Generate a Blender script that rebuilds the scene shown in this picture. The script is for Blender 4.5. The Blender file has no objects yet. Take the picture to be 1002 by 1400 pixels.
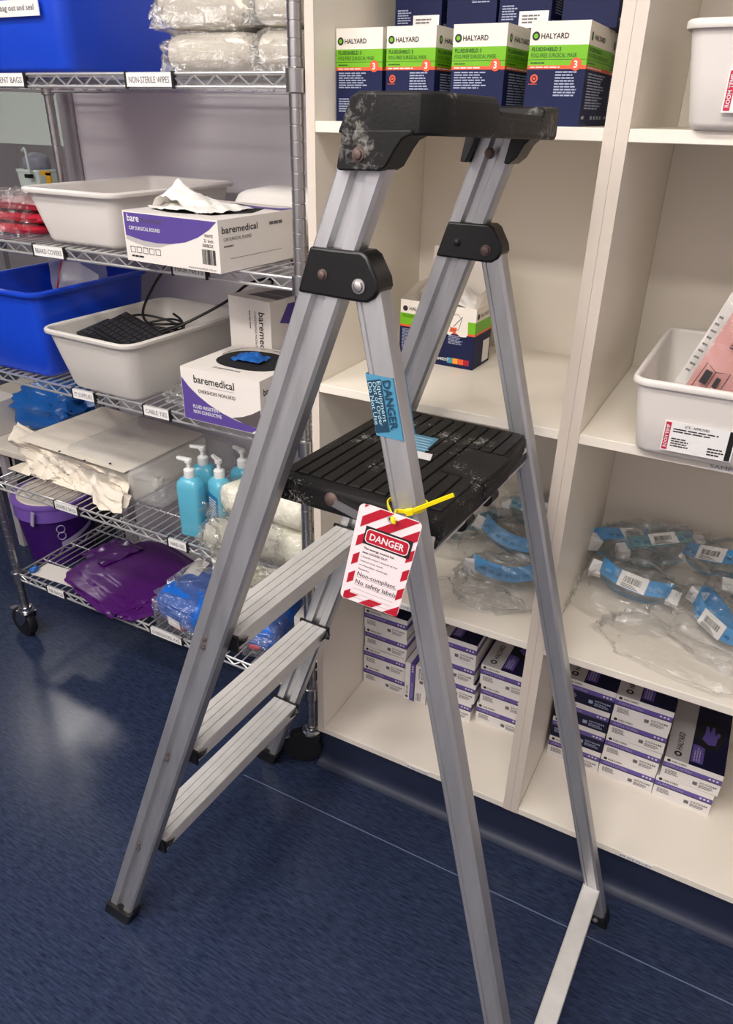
import bpy, math, random
from math import pi, sin, cos, radians
from mathutils import Vector, Matrix, noise

random.seed(7)
scene = bpy.context.scene
col = scene.collection

# ------------------------------------------------------------------ camera
F_PX, YAW, PITCH, ROLL = 1014.98, -0.484555, 0.494401, 0.018393
CAM = Vector((0.7630, -1.2321, 1.5557))


def cam_axes():
    cy, sy, cp, sp = cos(YAW), sin(YAW), cos(PITCH), sin(PITCH)
    f = Vector((sy * cp, cy * cp, -sp))
    r = Vector((cy, -sy, 0))
    u = r.cross(f)
    return cos(ROLL) * r + sin(ROLL) * u, -sin(ROLL) * r + cos(ROLL) * u, f


CR, CU, CF = cam_axes()
cd = bpy.data.cameras.new('camera')
cam = bpy.data.objects.new('camera', cd)
col.objects.link(cam)
cd.sensor_fit = 'VERTICAL'
cd.sensor_height = 36.0
cd.lens = F_PX * 36.0 / 1400.0
cd.clip_start = 0.02
M = Matrix.Identity(4)
for i in range(3):
    M[i][0], M[i][1], M[i][2], M[i][3] = CR[i], CU[i], -CF[i], CAM[i]
cam.matrix_world = M
scene.camera = cam


def hit(px, py, ax, val):
    """photo pixel -> point on the world plane (axis ax = val)"""
    d = CR * ((px - 501) / F_PX) - CU * ((py - 700) / F_PX) + CF
    return CAM + d * ((val - CAM[ax]) / d[ax])


# ------------------------------------------------------------------ world, exposure, lamps
world = bpy.data.worlds.new('world')
scene.world = world
world.use_nodes = True
world.node_tree.nodes['Background'].inputs[0].default_value = (1, 0.97, 0.94, 1)
world.node_tree.nodes['Background'].inputs[1].default_value = 0.15
vs = scene.view_settings
vs.view_transform = 'Standard'
vs.look = 'None'
vs.exposure = 0.13
vs.gamma = 1.0
vs.use_curve_mapping = False
scene.cycles.transparent_max_bounces = 32

CEIL = 2.85
PANELS = [  # x, y, size x, size y, watts
    (0.45, -1.20, 1.2, 0.30, 21),
    (-1.25, -1.20, 1.2, 0.30, 16),
    (0.45, -2.25, 1.2, 0.30, 34),  # added fill behind the camera, brightens the shelf bays from the front
    (-1.25, -2.25, 1.2, 0.30, 26),  # left half of the added fill pair
    (-3.25, 1.60, 0.5, 0.5, 24),
]
for (x, y, sx, sy, w) in PANELS:
    ld = bpy.data.lights.new('panel_lamp', 'AREA')
    ld.shape = 'RECTANGLE'
    ld.size, ld.size_y = sx, sy
    ld.energy = w
    ld.color = (1.0, 0.955, 0.90)
    lo = bpy.data.objects.new('panel_lamp', ld)
    lo.location = (x, y, CEIL - 0.035)
    col.objects.link(lo)


# ------------------------------------------------------------------ helpers
def rgb(r, g, b):
    def c(v):
        v /= 255.0
        return v / 12.92 if v <= 0.04045 else ((v + 0.055) / 1.055) ** 2.4
    return (c(r), c(g), c(b), 1.0)


MATS = {}


def mat(name, colour, rough=0.5, metal=0.0, bump=0.0, bscale=60.0, var=0.0, vscale=8.0, trans=0.0,
        coat=0.0, stretch=None, spec=0.5, alpha=1.0, sss=0.0):
    m = bpy.data.materials.new(name)
    m.use_nodes = True
    nt = m.node_tree
    b = nt.nodes['Principled BSDF']
    b.inputs['Base Color'].default_value = colour
    b.inputs['Roughness'].default_value = rough
    b.inputs['Metallic'].default_value = metal
    b.inputs['Specular IOR Level'].default_value = spec
    b.inputs['Transmission Weight'].default_value = trans
    b.inputs['Coat Weight'].default_value = coat
    b.inputs['Alpha'].default_value = alpha
    if sss:
        b.inputs['Subsurface Weight'].default_value = sss
        b.inputs['Subsurface Radius'].default_value = (0.02, 0.02, 0.02)
    tc = nt.nodes.new('ShaderNodeTexCoord')
    mp = nt.nodes.new('ShaderNodeMapping')
    nt.links.new(tc.outputs['Object'], mp.inputs[0])
    if stretch:
        mp.inputs['Scale'].default_value = stretch
    if bump:
        n = nt.nodes.new('ShaderNodeTexNoise')
        n.inputs['Scale'].default_value = bscale
        n.inputs['Detail'].default_value = 4
        nt.links.new(mp.outputs[0], n.inputs['Vector'])
        bp = nt.nodes.new('ShaderNodeBump')
        bp.inputs['Strength'].default_value = bump
        bp.inputs['Distance'].default_value = 0.004
        nt.links.new(n.outputs['Fac'], bp.inputs['Height'])
        nt.links.new(bp.outputs[0], b.inputs['Normal'])
    n2 = nt.nodes.new('ShaderNodeTexNoise')
    n2.inputs['Scale'].default_value = vscale
    n2.inputs['Detail'].default_value = 5
    nt.links.new(mp.outputs[0], n2.inputs['Vector'])
    mx = nt.nodes.new('ShaderNodeMix')
    mx.data_type = 'RGBA'
    v = max(var, 0.02)
    mx.inputs[6].default_value = tuple(max(0, c * (1 - v)) for c in colour[:3]) + (1,)
    mx.inputs[7].default_value = tuple(min(1, c * (1 + v)) for c in colour[:3]) + (1,)
    nt.links.new(n2.outputs['Fac'], mx.inputs[0])
    nt.links.new(mx.outputs[2], b.inputs['Base Color'])
    MATS[name] = m
    return m


def film_mat(name, tint=(1, 1, 1), haze=0.10, base=0.06, bscale=35, strength=0.9, gloss=0.3):
    """thin clear plastic: transparent sheet with fresnel gloss and a little haze"""
    m = bpy.data.materials.new(name)
    m.use_nodes = True
    nt = m.node_tree
    nt.nodes.clear()
    N = nt.nodes.new
    out = N('ShaderNodeOutputMaterial')
    tr = N('ShaderNodeBsdfTransparent')
    tr.inputs[0].default_value = (*tint, 1)
    gl = N('ShaderNodeBsdfGlossy')
    gl.inputs['Roughness'].default_value = 0.13
    df = N('ShaderNodeBsdfDiffuse')
    df.inputs[0].default_value = (0.85, 0.85, 0.83, 1)
    tc = N('ShaderNodeTexCoord')
    n1 = N('ShaderNodeTexNoise')
    n1.inputs['Scale'].default_value = bscale
    n1.inputs['Detail'].default_value = 5
    n1.inputs['Distortion'].default_value = 1.5
    nt.links.new(tc.outputs['Object'], n1.inputs['Vector'])
    bp = N('ShaderNodeBump')
    bp.inputs['Strength'].default_value = strength
    bp.inputs['Distance'].default_value = 0.012
    nt.links.new(n1.outputs['Fac'], bp.inputs['Height'])
    nt.links.new(bp.outputs[0], gl.inputs['Normal'])
    fr = N('ShaderNodeFresnel')
    fr.inputs['IOR'].default_value = 1.5
    ad = N('ShaderNodeMath')
    ad.operation = 'ADD'
    ad.use_clamp = True
    ad.operation = 'MULTIPLY_ADD'
    ad.inputs[1].default_value = gloss
    ad.inputs[2].default_value = base
    nt.links.new(fr.outputs[0], ad.inputs[0])
    m1 = N('ShaderNodeMixShader')
    nt.links.new(ad.outputs[0], m1.inputs[0])
    nt.links.new(tr.outputs[0], m1.inputs[1])
    nt.links.new(gl.outputs[0], m1.inputs[2])
    m2 = N('ShaderNodeMixShader')
    m2.inputs[0].default_value = haze
    nt.links.new(m1.outputs[0], m2.inputs[1])
    nt.links.new(df.outputs[0], m2.inputs[2])
    nt.links.new(m2.outputs[0], out.inputs[0])
    MATS[name] = m
    return m


class MB:
    def __init__(s):
        s.v, s.f, s.m = [], [], []

    def add(s, verts, faces, mi=0):
        o = len(s.v)
        s.v += [tuple(p) for p in verts]
        for k, fc in enumerate(faces):
            s.f.append([o + i for i in fc])
            s.m.append(mi[k] if isinstance(mi, (list, tuple)) else mi)
        return s

    def box(s, x0, x1, y0, y1, z0, z1, mi=0):
        v = [(x, y, z) for z in (z0, z1) for y in (y0, y1) for x in (x0, x1)]
        # faces: bottom, top, front(-y), back, left, right
        return s.add(v, [(0, 2, 3, 1), (4, 5, 7, 6), (0, 1, 5, 4), (2, 6, 7, 3), (0, 4, 6, 2), (1, 3, 7, 5)], mi)

    def prism(s, poly, off, mi=0):
        n = len(poly)
        off = Vector(off)
        v = [Vector(p) for p in poly] + [Vector(p) + off for p in poly]
        fs = [tuple(reversed(range(n))), tuple(range(n, 2 * n))]
        fs += [(i, (i + 1) % n, n + (i + 1) % n, n + i) for i in range(n)]
        return s.add(v, fs, mi)

    def loft(s, rings, mi=0, cap0=True, cap1=True):
        n = len(rings[0])
        v = [p for r in rings for p in r]
        fs = []
        for k in range(len(rings) - 1):
            for i in range(n):
                j = (i + 1) % n
                fs.append((k * n + i, k * n + j, (k + 1) * n + j, (k + 1) * n + i))
        if cap0:
            fs.append(tuple(reversed(range(n))))
        if cap1:
            fs.append(tuple(range((len(rings) - 1) * n, len(rings) * n)))
        return s.add(v, fs, mi)

    def tube(s, path, r, n=6, mi=0, closed=False):
        P = [Vector(p) for p in path]
        rings = []
        up = None
        for i, p in enumerate(P):
            if closed:
                t = P[(i + 1) % len(P)] - P[i - 1]
            else:
                t = P[min(i + 1, len(P) - 1)] - P[max(i - 1, 0)]
            t.normalize()
            if up is None:
                up = Vector((0, 0, 1)) if abs(t.z) < 0.9 else Vector((1, 0, 0))
            a = (up - t * up.dot(t))
            if a.length < 1e-5:
                a = t.orthogonal()
            a.normalize()
            up = a
            b = t.cross(a)
            rings.append([p + a * (r * cos(2 * pi * k / n)) + b * (r * sin(2 * pi * k / n)) for k in range(n)])
        if closed:
            rings.append(rings[0])
        return s.loft(rings, mi, not closed, not closed)

    def lathe(s, prof, n=20, c=(0, 0, 0), mi=0):
        rings = [[(c[0] + r * cos(2 * pi * k / n), c[1] + r * sin(2 * pi * k / n), c[2] + z) for k in range(n)] for r, z in prof]
        return s.loft(rings, mi)

    def grid(s, fn, nu, nv, mi=0, wrap=False):
        v = [fn(i / nu, j / nv) for j in range(nv + 1) for i in range(nu + 1)]
        fs = [(j * (nu + 1) + i, j * (nu + 1) + i + 1, (j + 1) * (nu + 1) + i + 1, (j + 1) * (nu + 1) + i)
              for j in range(nv) for i in range(nu)]
        return s.add(v, fs, mi)

    def build(s, name, mats, parent=None, loc=None, rot=None, smooth=35, bevel=0, seg=2):
        me = bpy.data.meshes.new(name)
        me.from_pydata(s.v, [], s.f)
        if not isinstance(mats, (list, tuple)):
            mats = [mats]
        for m in mats:
            me.materials.append(MATS[m])
        if len(mats) > 1:
            me.polygons.foreach_set('material_index', s.m)
        me.update()
        if smooth:
            me.polygons.foreach_set('use_smooth', [True] * len(me.polygons))
            me.set_sharp_from_angle(angle=radians(smooth))
        o = bpy.data.objects.new(name, me)
        col.objects.link(o)
        if parent:
            o.parent = parent
        if loc:
            o.location = loc
        if rot:
            o.rotation_euler = rot
        if bevel:
            b = o.modifiers.new('bevel', 'BEVEL')
            b.width = bevel
            b.segments = seg
            b.limit_method = 'ANGLE'
            b.angle_limit = radians(40)
            b.harden_normals = False
        return o


def thing(name, label, cat, loc=(0, 0, 0), rot=(0, 0, 0), group=None):
    o = bpy.data.objects.new(name, None)
    o.empty_display_size = 0.05
    col.objects.link(o)
    o.location = loc
    o.rotation_euler = rot
    return tag(o, label, cat, group)


def tag(o, label, cat, group=None):
    o['label'] = label
    o['category'] = cat
    if group:
        o['group'] = group
    return o


def struct(o):
    o['kind'] = 'structure'
    return o


def copy_tree(o, parent=None):
    c = o.copy()
    col.objects.link(c)
    if parent:
        c.parent = parent
    for ch in list(o.children):
        copy_tree(ch, c)
    return c


TXT = {}


def text_mesh(s, bold=0.0):
    if (s, bold) in TXT:
        return TXT[(s, bold)]
    cu = bpy.data.curves.new('lettering', 'FONT')
    cu.body = s
    cu.size = 1.0
    cu.offset = bold
    cu.resolution_u = 2
    o = bpy.data.objects.new('lettering', cu)
    me = bpy.data.meshes.new_from_object(o)
    me.name = 'lettering'
    bpy.data.objects.remove(o)
    xs = [v.co.x for v in me.vertices]
    ys = [v.co.y for v in me.vertices]
    TXT[(s, bold)] = (me, min(xs), max(xs), min(ys), max(ys))
    return TXT[(s, bold)]


FRONT = (Vector((1, 0, 0)), Vector((0, 0, 1)))
RIGHT = (Vector((0, 1, 0)), Vector((0, 0, 1)))
TOP = (Vector((1, 0, 0)), Vector((0, 1, 0)))


def read_up(face):
    return (face[1], -face[0])


def read_down(face):
    return (-face[1], face[0])


def text(s, at, h, m, parent, face=FRONT, width=None, bold=0.0, name='lettering', lift=0.0006):
    """flat lettering: capital height h, lower-left corner at 'at'"""
    me0, x0, x1, y0, y1 = text_mesh(s, bold)
    ex, ey = face
    n = ex.cross(ey)
    sc = h / 0.70
    sx = sc if width is None else width / (x1 - x0)
    me = me0.copy()
    me.materials.clear()
    me.materials.append(MATS[m])
    at = Vector(at) + n * lift
    T = Matrix.Identity(4)
    for i in range(3):
        T[i][0], T[i][1], T[i][2] = ex[i] * sx, ey[i] * sc, n[i] * sc
        T[i][3] = at[i] - ex[i] * sx * x0
    me.transform(T)
    o = bpy.data.objects.new(name, me)
    col.objects.link(o)
    o.parent = parent
    return o


def fine_print(at, w, h, n, m, parent, face=FRONT, name='fine_print', fill=0.5, lift=0.0006, words=4):
    ex, ey = face
    nn = ex.cross(ey)
    b = MB()
    for k in range(n):
        y = h * (1 - (k + 0.75) / n)
        x = 0
        L = w * random.uniform(0.72, 1.0)
        while x < L - 0.02 * w:
            l = w * random.uniform(0.6, 1.4) / words * 0.8
            l = min(l, L - x)
            p = Vector(at) + nn * lift + ex * x + ey * y
            b.add([p, p + ex * l, p + ex * l + ey * (h / n * fill), p + ey * (h / n * fill)], [(0, 1, 2, 3)])
            x += l + 0.03 * w
    return b.build(name, m, parent, smooth=0)


def quad(at, w, h, m, parent, face=FRONT, name='printed_panel', lift=0.0004):
    ex, ey = face
    p = Vector(at) + ex.cross(ey) * lift
    return MB().add([p, p + ex * w, p + ex * w + ey * h, p + ey * h], [(0, 1, 2, 3)]).build(name, m, parent, smooth=0)


def poly(pts, at, m, parent, face=FRONT, name='printed_panel', lift=0.0004):
    ex, ey = face
    o = Vector(at) + ex.cross(ey) * lift
    return MB().add([o + ex * x + ey * y for x, y in pts], [tuple(range(len(pts)))]).build(name, m, parent, smooth=0)


def disc(at, r, m, parent, face=FRONT, name='printed_dot', lift=0.0005, n=18, r0=0.0):
    ex, ey = face
    o = Vector(at) + ex.cross(ey) * lift
    b = MB()
    P = lambda rr, k: o + ex * (rr * cos(2 * pi * k / n)) + ey * (rr * sin(2 * pi * k / n))
    if r0:
        b.add([P(r, k) for k in range(n)] + [P(r0, k) for k in range(n)],
              [(k, (k + 1) % n, n + (k + 1) % n, n + k) for k in range(n)])
    else:
        b.add([P(r, k) for k in range(n)], [tuple(range(n))])
    return b.build(name, m, parent, smooth=0)


def barcode(at, w, h, m, parent, face=FRONT, n=18, lift=0.0006, name='barcode'):
    ex, ey = face
    o = Vector(at) + ex.cross(ey) * lift
    b = MB()
    st = w / n
    for k in range(n):
        l = st * random.choice((0.3, 0.5, 0.75))
        p = o + ex * (k * st)
        b.add([p, p + ex * l, p + ex * l + ey * h, p + ey * h], [(0, 1, 2, 3)])
    return b.build(name, m, parent, smooth=0)


def rrect(w, d, r, z, cx=0, cy=0, k=5):
    pts = []
    for (sx, sy, a0) in ((1, 1, 0), (-1, 1, pi / 2), (-1, -1, pi), (1, -1, 1.5 * pi)):
        for i in range(k + 1):
            a = a0 + (pi / 2) * i / k
            pts.append((cx + sx * (w / 2 - r) + r * cos(a), cy + sy * (d / 2 - r) + r * sin(a), z))
    return pts


def fnoise(p, sc, seed=0):
    return noise.noise(Vector(p) * sc + Vector((seed * 7.3, seed * 3.1, seed * 5.7)))


def facets(q, sc, seed):
    """piecewise-flat crinkle: random tilt per voronoi cell"""
    p = q * sc + Vector((seed * 1.7, seed * 2.9, seed * 0.7))
    d, pts = noise.voronoi(p)
    c = pts[0]
    g = noise.random_unit_vector() if False else Vector((noise.cell(c * 3.1 + Vector((.3, .7, .1))) - .5, noise.cell(c * 3.1 + Vector((5.3, 2.7, 9.1))) - .5, noise.cell(c * 3.1 + Vector((1.3, 8.7, 4.1))) - .5))
    return (p - c).dot(g)


def pillow_mb(rx, ry, rz, seed=0, crump=0.12, e=0.55, nu=40, nv=22, sc=9.0, flat=True, ridge=0.0, dome=False):
    """crumpled closed bag: superellipsoid, base at z = 0"""
    def sg(v, p):
        return math.copysign(abs(v) ** p, v)

    def fn(u, v):
        a, b = 2 * pi * u, (pi * (v - 0.5) if not dome else pi / 2 * v)
        x = rx * sg(cos(b), e) * sg(cos(a), e)
        y = ry * sg(cos(b), e) * sg(sin(a), e)
        z = rz * sg(sin(b), 0.8)
        uu = u % 1.0
        q = Vector((cos(2 * pi * uu) * cos(b), sin(2 * pi * uu) * cos(b), sin(b))) * 0.14
        k = 1 + crump * (fnoise(q, sc, seed) + 0.6 * fnoise(q, sc * 2.3, seed + 3)) + (ridge * 2.2 * (facets(q, sc * 1.7, seed) + .45 * facets(q, sc * 3.6, seed + 4)) if ridge else 0)
        z = z * k
        x, y = x * k, y * k
        z = z * 2 if dome else z + rz
        if flat:
            z = max(z, 0.0005)
        return (x, y, z)
    return MB().grid(fn, nu, nv)


def sheet_mb(fn, nu=40, nv=40, amp=0.01, sc=14, seed=0, ridge=0.0):
    def g(u, v):
        p = Vector(fn(u, v))
        d = amp * (fnoise(p, sc, seed) + 0.5 * fnoise(p, sc * 2.4, seed + 2)) + ridge * 1.3 * (facets(p, sc * 1.5, seed) + .5 * facets(p, sc * 3.3, seed + 2))
        return (p.x + d * 0.3, p.y - d, p.z + d * 0.6)
    return MB().grid(g, nu, nv)


# ------------------------------------------------------------------ materials
def floor_material():
    m = mat('floor_vinyl', rgb(40, 50, 78), 0.23, var=0.35, vscale=4, bump=0.03, bscale=220, spec=0.25)
    nt = m.node_tree
    b = nt.nodes['Principled BSDF']
    tc = nt.nodes.new('ShaderNodeTexCoord')
    mp = nt.nodes.new('ShaderNodeMapping')
    mp.inputs['Scale'].default_value = (9, 60, 1)
    nt.links.new(tc.outputs['Object'], mp.inputs[0])
    n = nt.nodes.new('ShaderNodeTexNoise')
    n.inputs['Scale'].default_value = 3.5
    n.inputs['Detail'].default_value = 7
    n.inputs['Roughness'].default_value = 0.7
    nt.links.new(mp.outputs[0], n.inputs['Vector'])
    cr = nt.nodes.new('ShaderNodeValToRGB')
    cr.color_ramp.elements[0].position = 0.32
    cr.color_ramp.elements[0].color = rgb(22, 29, 48)
    cr.color_ramp.elements[1].position = 0.72
    cr.color_ramp.elements[1].color = rgb(56, 67, 96)
    nt.links.new(n.outputs['Fac'], cr.inputs[0])
    nt.links.new(cr.outputs[0], b.inputs['Base Color'])


floor_material()
mat('cove_vinyl', rgb(32, 40, 64), 0.5, var=0.12)
mat('weld_line', rgb(96, 110, 140), 0.4)
mat('wall_paint', rgb(214, 208, 212), 0.45, var=0.03)
mat('ceiling_white', rgb(235, 233, 228), 0.8)
mat('corner_guard', rgb(165, 160, 165), 0.4)
mat('laminate', rgb(243, 235, 222), 0.38, var=0.015)
mat('laminate_edge_dimmed', rgb(221, 209, 196), 0.42, var=0.015)  # laminate darkened to offset the strong light on the front edges
mat('seam', rgb(120, 100, 85), 0.8)
mat('chrome', (0.62, 0.62, 0.63, 1), 0.16, 1.0)
mat('chrome_dull', (0.48, 0.47, 0.47, 1), 0.3, 1.0)
mat('chrome_wire', (0.80, 0.79, 0.78, 1), 0.28, 0.75)
mat('caster_rubber', rgb(22, 22, 24), 0.5)
mat('aluminium', (0.50, 0.50, 0.515, 1), 0.42, 0.75, bump=0.12, bscale=120, var=0.30, vscale=30, stretch=(1, 1, 0.08))
mat('aluminium_step', (0.74, 0.725, 0.70, 1), 0.5, 0.35, bump=0.2, bscale=300, var=0.14, vscale=30)
mat('rivet', (0.55, 0.53, 0.52, 1), 0.35, 0.9)
mat('rusty_bolt', rgb(104, 86, 82), 0.6, 0.5)


def scuffed(name, base, dust, nscale=90, lo=0.31, hi=0.45):
    m = mat(name, base, 0.55, bump=0.12, bscale=260, spec=0.28)
    nt = m.node_tree
    b = nt.nodes['Principled BSDF']
    tc = nt.nodes.new('ShaderNodeTexCoord')
    n = nt.nodes.new('ShaderNodeTexNoise')
    n.inputs['Scale'].default_value = nscale
    n.inputs['Detail'].default_value = 6
    n.inputs['Roughness'].default_value = 0.75
    n.inputs['Distortion'].default_value = 0.6
    nt.links.new(tc.outputs['Object'], n.inputs['Vector'])
    n0 = nt.nodes.new('ShaderNodeTexNoise')
    n0.inputs['Scale'].default_value = 14
    nt.links.new(tc.outputs['Object'], n0.inputs['Vector'])
    ml = nt.nodes.new('ShaderNodeMath')
    ml.operation = 'MULTIPLY'
    nt.links.new(n.outputs['Fac'], ml.inputs[0])
    nt.links.new(n0.outputs['Fac'], ml.inputs[1])
    cr = nt.nodes.new('ShaderNodeValToRGB')
    cr.color_ramp.elements[0].position = lo
    cr.color_ramp.elements[0].color = base
    cr.color_ramp.elements[1].position = hi
    cr.color_ramp.elements[1].color = dust
    nt.links.new(ml.outputs[0], cr.inputs[0])
    nt.links.new(cr.outputs[0], b.inputs['Base Color'])


scuffed('black_plastic', rgb(22, 21, 22), rgb(140, 136, 130))
scuffed('black_speckled', rgb(26, 25, 25), rgb(190, 186, 180), 230, 0.335, 0.41)
mat('black_gloss', rgb(14, 14, 15), 0.35, bump=0.05, bscale=200)
mat('step_groove', rgb(105, 100, 95), 0.6)
mat('black', rgb(18, 18, 20), 0.5)
mat('ink', rgb(38, 36, 38), 0.6)
mat('ink_grey', rgb(110, 105, 105), 0.6)
mat('white_ink', rgb(225, 225, 228), 0.6)
mat('pale_ink', rgb(160, 168, 196), 0.6)
mat('tag_white', rgb(222, 208, 210), 0.35)
mat('tag_red', rgb(168, 10, 38), 0.35)
mat('tie_yellow', rgb(248, 226, 10), 0.4)
mat('sticker_blue', rgb(72, 136, 168), 0.3)
mat('sticker_dark', rgb(24, 60, 84), 0.35)
mat('sticker_pale', rgb(176, 210, 224), 0.3)
mat('card_white', rgb(236, 229, 222), 0.5)
mat('card_shade', rgb(208, 202, 196), 0.55)
mat('card_purple', rgb(92, 72, 150), 0.45)
mat('card_grey', rgb(92, 84, 84), 0.45)
mat('card_silver', rgb(190, 186, 184), 0.35)
mat('carton_inside', rgb(150, 132, 112), 0.8)
mat('mask_white', rgb(240, 232, 222), 0.4)
mat('mask_green', rgb(116, 186, 20), 0.4)
mat('mask_dark_green', rgb(30, 84, 26), 0.5)
mat('mask_orange', rgb(232, 92, 52), 0.45)
mat('mask_navy', rgb(22, 29, 70), 0.55, spec=0.25)
mat('mask_teal', rgb(70, 150, 170), 0.4)
mat('glove_white', rgb(236, 232, 230), 0.4)
mat('glove_purple', rgb(96, 78, 160), 0.4)
mat('glove_navy', rgb(22, 23, 56), 0.5, spec=0.25)
mat('glove_grey', rgb(196, 192, 192), 0.45)
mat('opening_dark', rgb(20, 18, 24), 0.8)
mat('tissue', rgb(240, 236, 230), 0.85, bump=0.3, bscale=90)
mat('tub_blue', rgb(22, 70, 205), 0.32, var=0.05)
mat('tub_white', rgb(230, 224, 218), 0.4, sss=0.15)
mat('tub_clear', rgb(218, 213, 206), 0.35, sss=0.2)
mat('label_white', rgb(238, 236, 234), 0.45)
mat('label_red', rgb(196, 24, 62), 0.45)
mat('paper', rgb(232, 222, 206), 0.75, bump=0.25, bscale=40)
mat('wipes', rgb(236, 228, 214), 0.85, bump=0.35, bscale=50)
mat('gel_blue', rgb(104, 194, 222), 0.25, trans=0.15, coat=0.3)
mat('gel_label', rgb(40, 120, 170), 0.35)
mat('pump_white', rgb(232, 232, 230), 0.4)
mat('net_cream', rgb(244, 236, 214), 0.9, bump=1.0, bscale=75, var=0.30, vscale=90)
mat('bag_purple', rgb(74, 22, 98), 0.26, bump=0.2, bscale=30)
mat('pack_blue', rgb(24, 104, 205), 0.35, bump=0.3, bscale=40, var=0.2, vscale=20)
mat('pack_orange', rgb(240, 160, 60), 0.5)
mat('pack_red', rgb(206, 40, 66), 0.5, bump=0.3, bscale=60)
mat('bag_blue', rgb(24, 92, 170), 0.3, bump=0.5, bscale=40, var=0.25, vscale=14)
mat('bucket_purple', rgb(60, 20, 104), 0.3)
mat('bucket_lid', rgb(126, 92, 184), 0.35)
mat('cream', rgb(228, 218, 204), 0.5)
mat('bucket_print', rgb(180, 170, 205), 0.5)
mat('phone_black', rgb(26, 26, 28), 0.35)
mat('key_black', rgb(44, 44, 47), 0.4)
mat('cable_black', rgb(20, 20, 22), 0.4)
mat('goggle_blue', rgb(78, 156, 214), 0.3, trans=0.1)
mat('goggle_teal', rgb(88, 160, 176), 0.3, trans=0.25)
mat('goggle_lens', rgb(176, 186, 188), 0.12, trans=0.7)
mat('goggle_strap', rgb(206, 208, 208), 0.6)
mat('pink_print', rgb(216, 122, 116), 0.5)
mat('pale_green', rgb(218, 230, 222), 0.3)
mat('bag_grey', rgb(150, 150, 166), 0.4)
mat('strap_yellow', rgb(232, 168, 24), 0.5)
mat('dark_red_bag', rgb(150, 26, 46), 0.4)
film_mat('film', (0.99, 0.99, 0.99), haze=0.05, base=0.14, gloss=0.30, strength=0.9)
film_mat('film_hazy', (0.98, 0.98, 0.98), haze=0.20, base=0.08, gloss=0.2)
film_mat('film_light', (0.995, 0.995, 0.995), haze=0.03, base=0.075, bscale=24, gloss=0.18, strength=0.9)
film_mat('film_grey', (0.94, 0.94, 0.94), haze=0.30, base=0.04, bscale=18)
film_mat('film_shiny', (0.98, 0.98, 0.98), haze=0.05, base=0.20, gloss=0.3, strength=1.0, bscale=28)
glow = bpy.data.materials.new('diffuser')
glow.use_nodes = True
_n = glow.node_tree.nodes['Principled BSDF']
_n.inputs['Emission Color'].default_value = (1, 0.95, 0.88, 1)
_n.inputs['Emission Strength'].default_value = 2.0
MATS['diffuser'] = glow

# ------------------------------------------------------------------ room
X0, X1, Y0, Y1 = -6.0, 2.4, -2.6, 4.2
BACK = 0.50
fl = struct(MB().box(X0, X1, Y0, Y1, -0.06, 0).build('floor', 'floor_vinyl', smooth=0))
struct(MB().box(X0, X1, Y0, Y1, CEIL, CEIL + 0.06).build('ceiling', 'ceiling_white', smooth=0))
struct(MB().box(X0 - 0.08, X0, Y0, Y1, 0, CEIL).build('wall_left', 'wall_paint', smooth=0))
struct(MB().box(X1, X1 + 0.08, Y0, BACK, 0, CEIL).build('wall_right', 'wall_paint', smooth=0))
struct(MB().box(X0, X1, Y0 - 0.08, Y0, 0, CEIL).build('wall_front', 'wall_paint', smooth=0))
wb = struct(MB().box(-1.165, X1, BACK, BACK + 0.12, 0, CEIL).build('wall_back', 'wall_paint', smooth=0))
struct(MB().box(X0, X1, Y1, Y1 + 0.08, 0, CEIL).build('wall_far', 'wall_paint', smooth=0))
struct(MB().box(-1.172, -1.115, BACK - 0.012, BACK, 0.1, CEIL).build('trim_1', 'corner_guard', smooth=0, bevel=0.004))
# welded joins between the vinyl sheets run parallel to the shelves
w = MB()
ys = hit(500, 1138, 2, 0.0).y
w.box(hit(335, 1057, 2, 0).x, X1, ys - .0012, ys + .0012, 0.0002, 0.0008)
w.build('weld_seam', 'weld_line', fl, smooth=0)
# coved skirting in front of the plinths
cv = MB()
pr = [(0.012, 0.128), (0.012, 0.034), (0.010, 0.022), (0.005, 0.011), (-0.003, 0.004), (-0.014, 0.0008), (-0.014, 0.0), (0.030, 0.0), (0.030, 0.128)]
cv.prism([(-0.018, y, z) for y, z in pr], (1.20, 0, 0))
o = cv.build('baseboard_back', 'cove_vinyl', smooth=50)
struct(o)

for i, (x, y, sx, sy, wt) in enumerate(PANELS):
    names = ['long ceiling light panel above the ladder', 'long ceiling light panel left of the ladder, above the wire rack aisle',
             'long added fill light panel behind the camera, right one', 'long added fill light panel behind the camera, left one', 'square ceiling light panel in the far left corner of the room']
    t = thing('ceiling_light', names[i], 'ceiling light', (x, y, CEIL - 0.03), group='ceiling light panels')  # the two panels behind the camera are added fill lights
    fr = MB()
    fr.box(-sx / 2 - .03, sx / 2 + .03, -sy / 2 - .03, -sy / 2, 0, .03).box(-sx / 2 - .03, sx / 2 + .03, sy / 2, sy / 2 + .03, 0, .03)
    fr.box(-sx / 2 - .03, -sx / 2, -sy / 2, sy / 2, 0, .03).box(sx / 2, sx / 2 + .03, -sy / 2, sy / 2, 0, .03)
    fr.build('frame', 'ceiling_white', t, smooth=0)
    MB().box(-sx / 2, sx / 2, -sy / 2, sy / 2, .01, .02).build('diffuser', 'diffuser', t, smooth=0)

# ------------------------------------------------------------------ shelf units
W, PT, ST, DEP = 0.4929, 0.018, 0.0175, 0.475
ZB, Z3, Z2, Z1 = 0.130, 0.6018, 1.0694, 1.5404
ZT = 2.02


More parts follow.
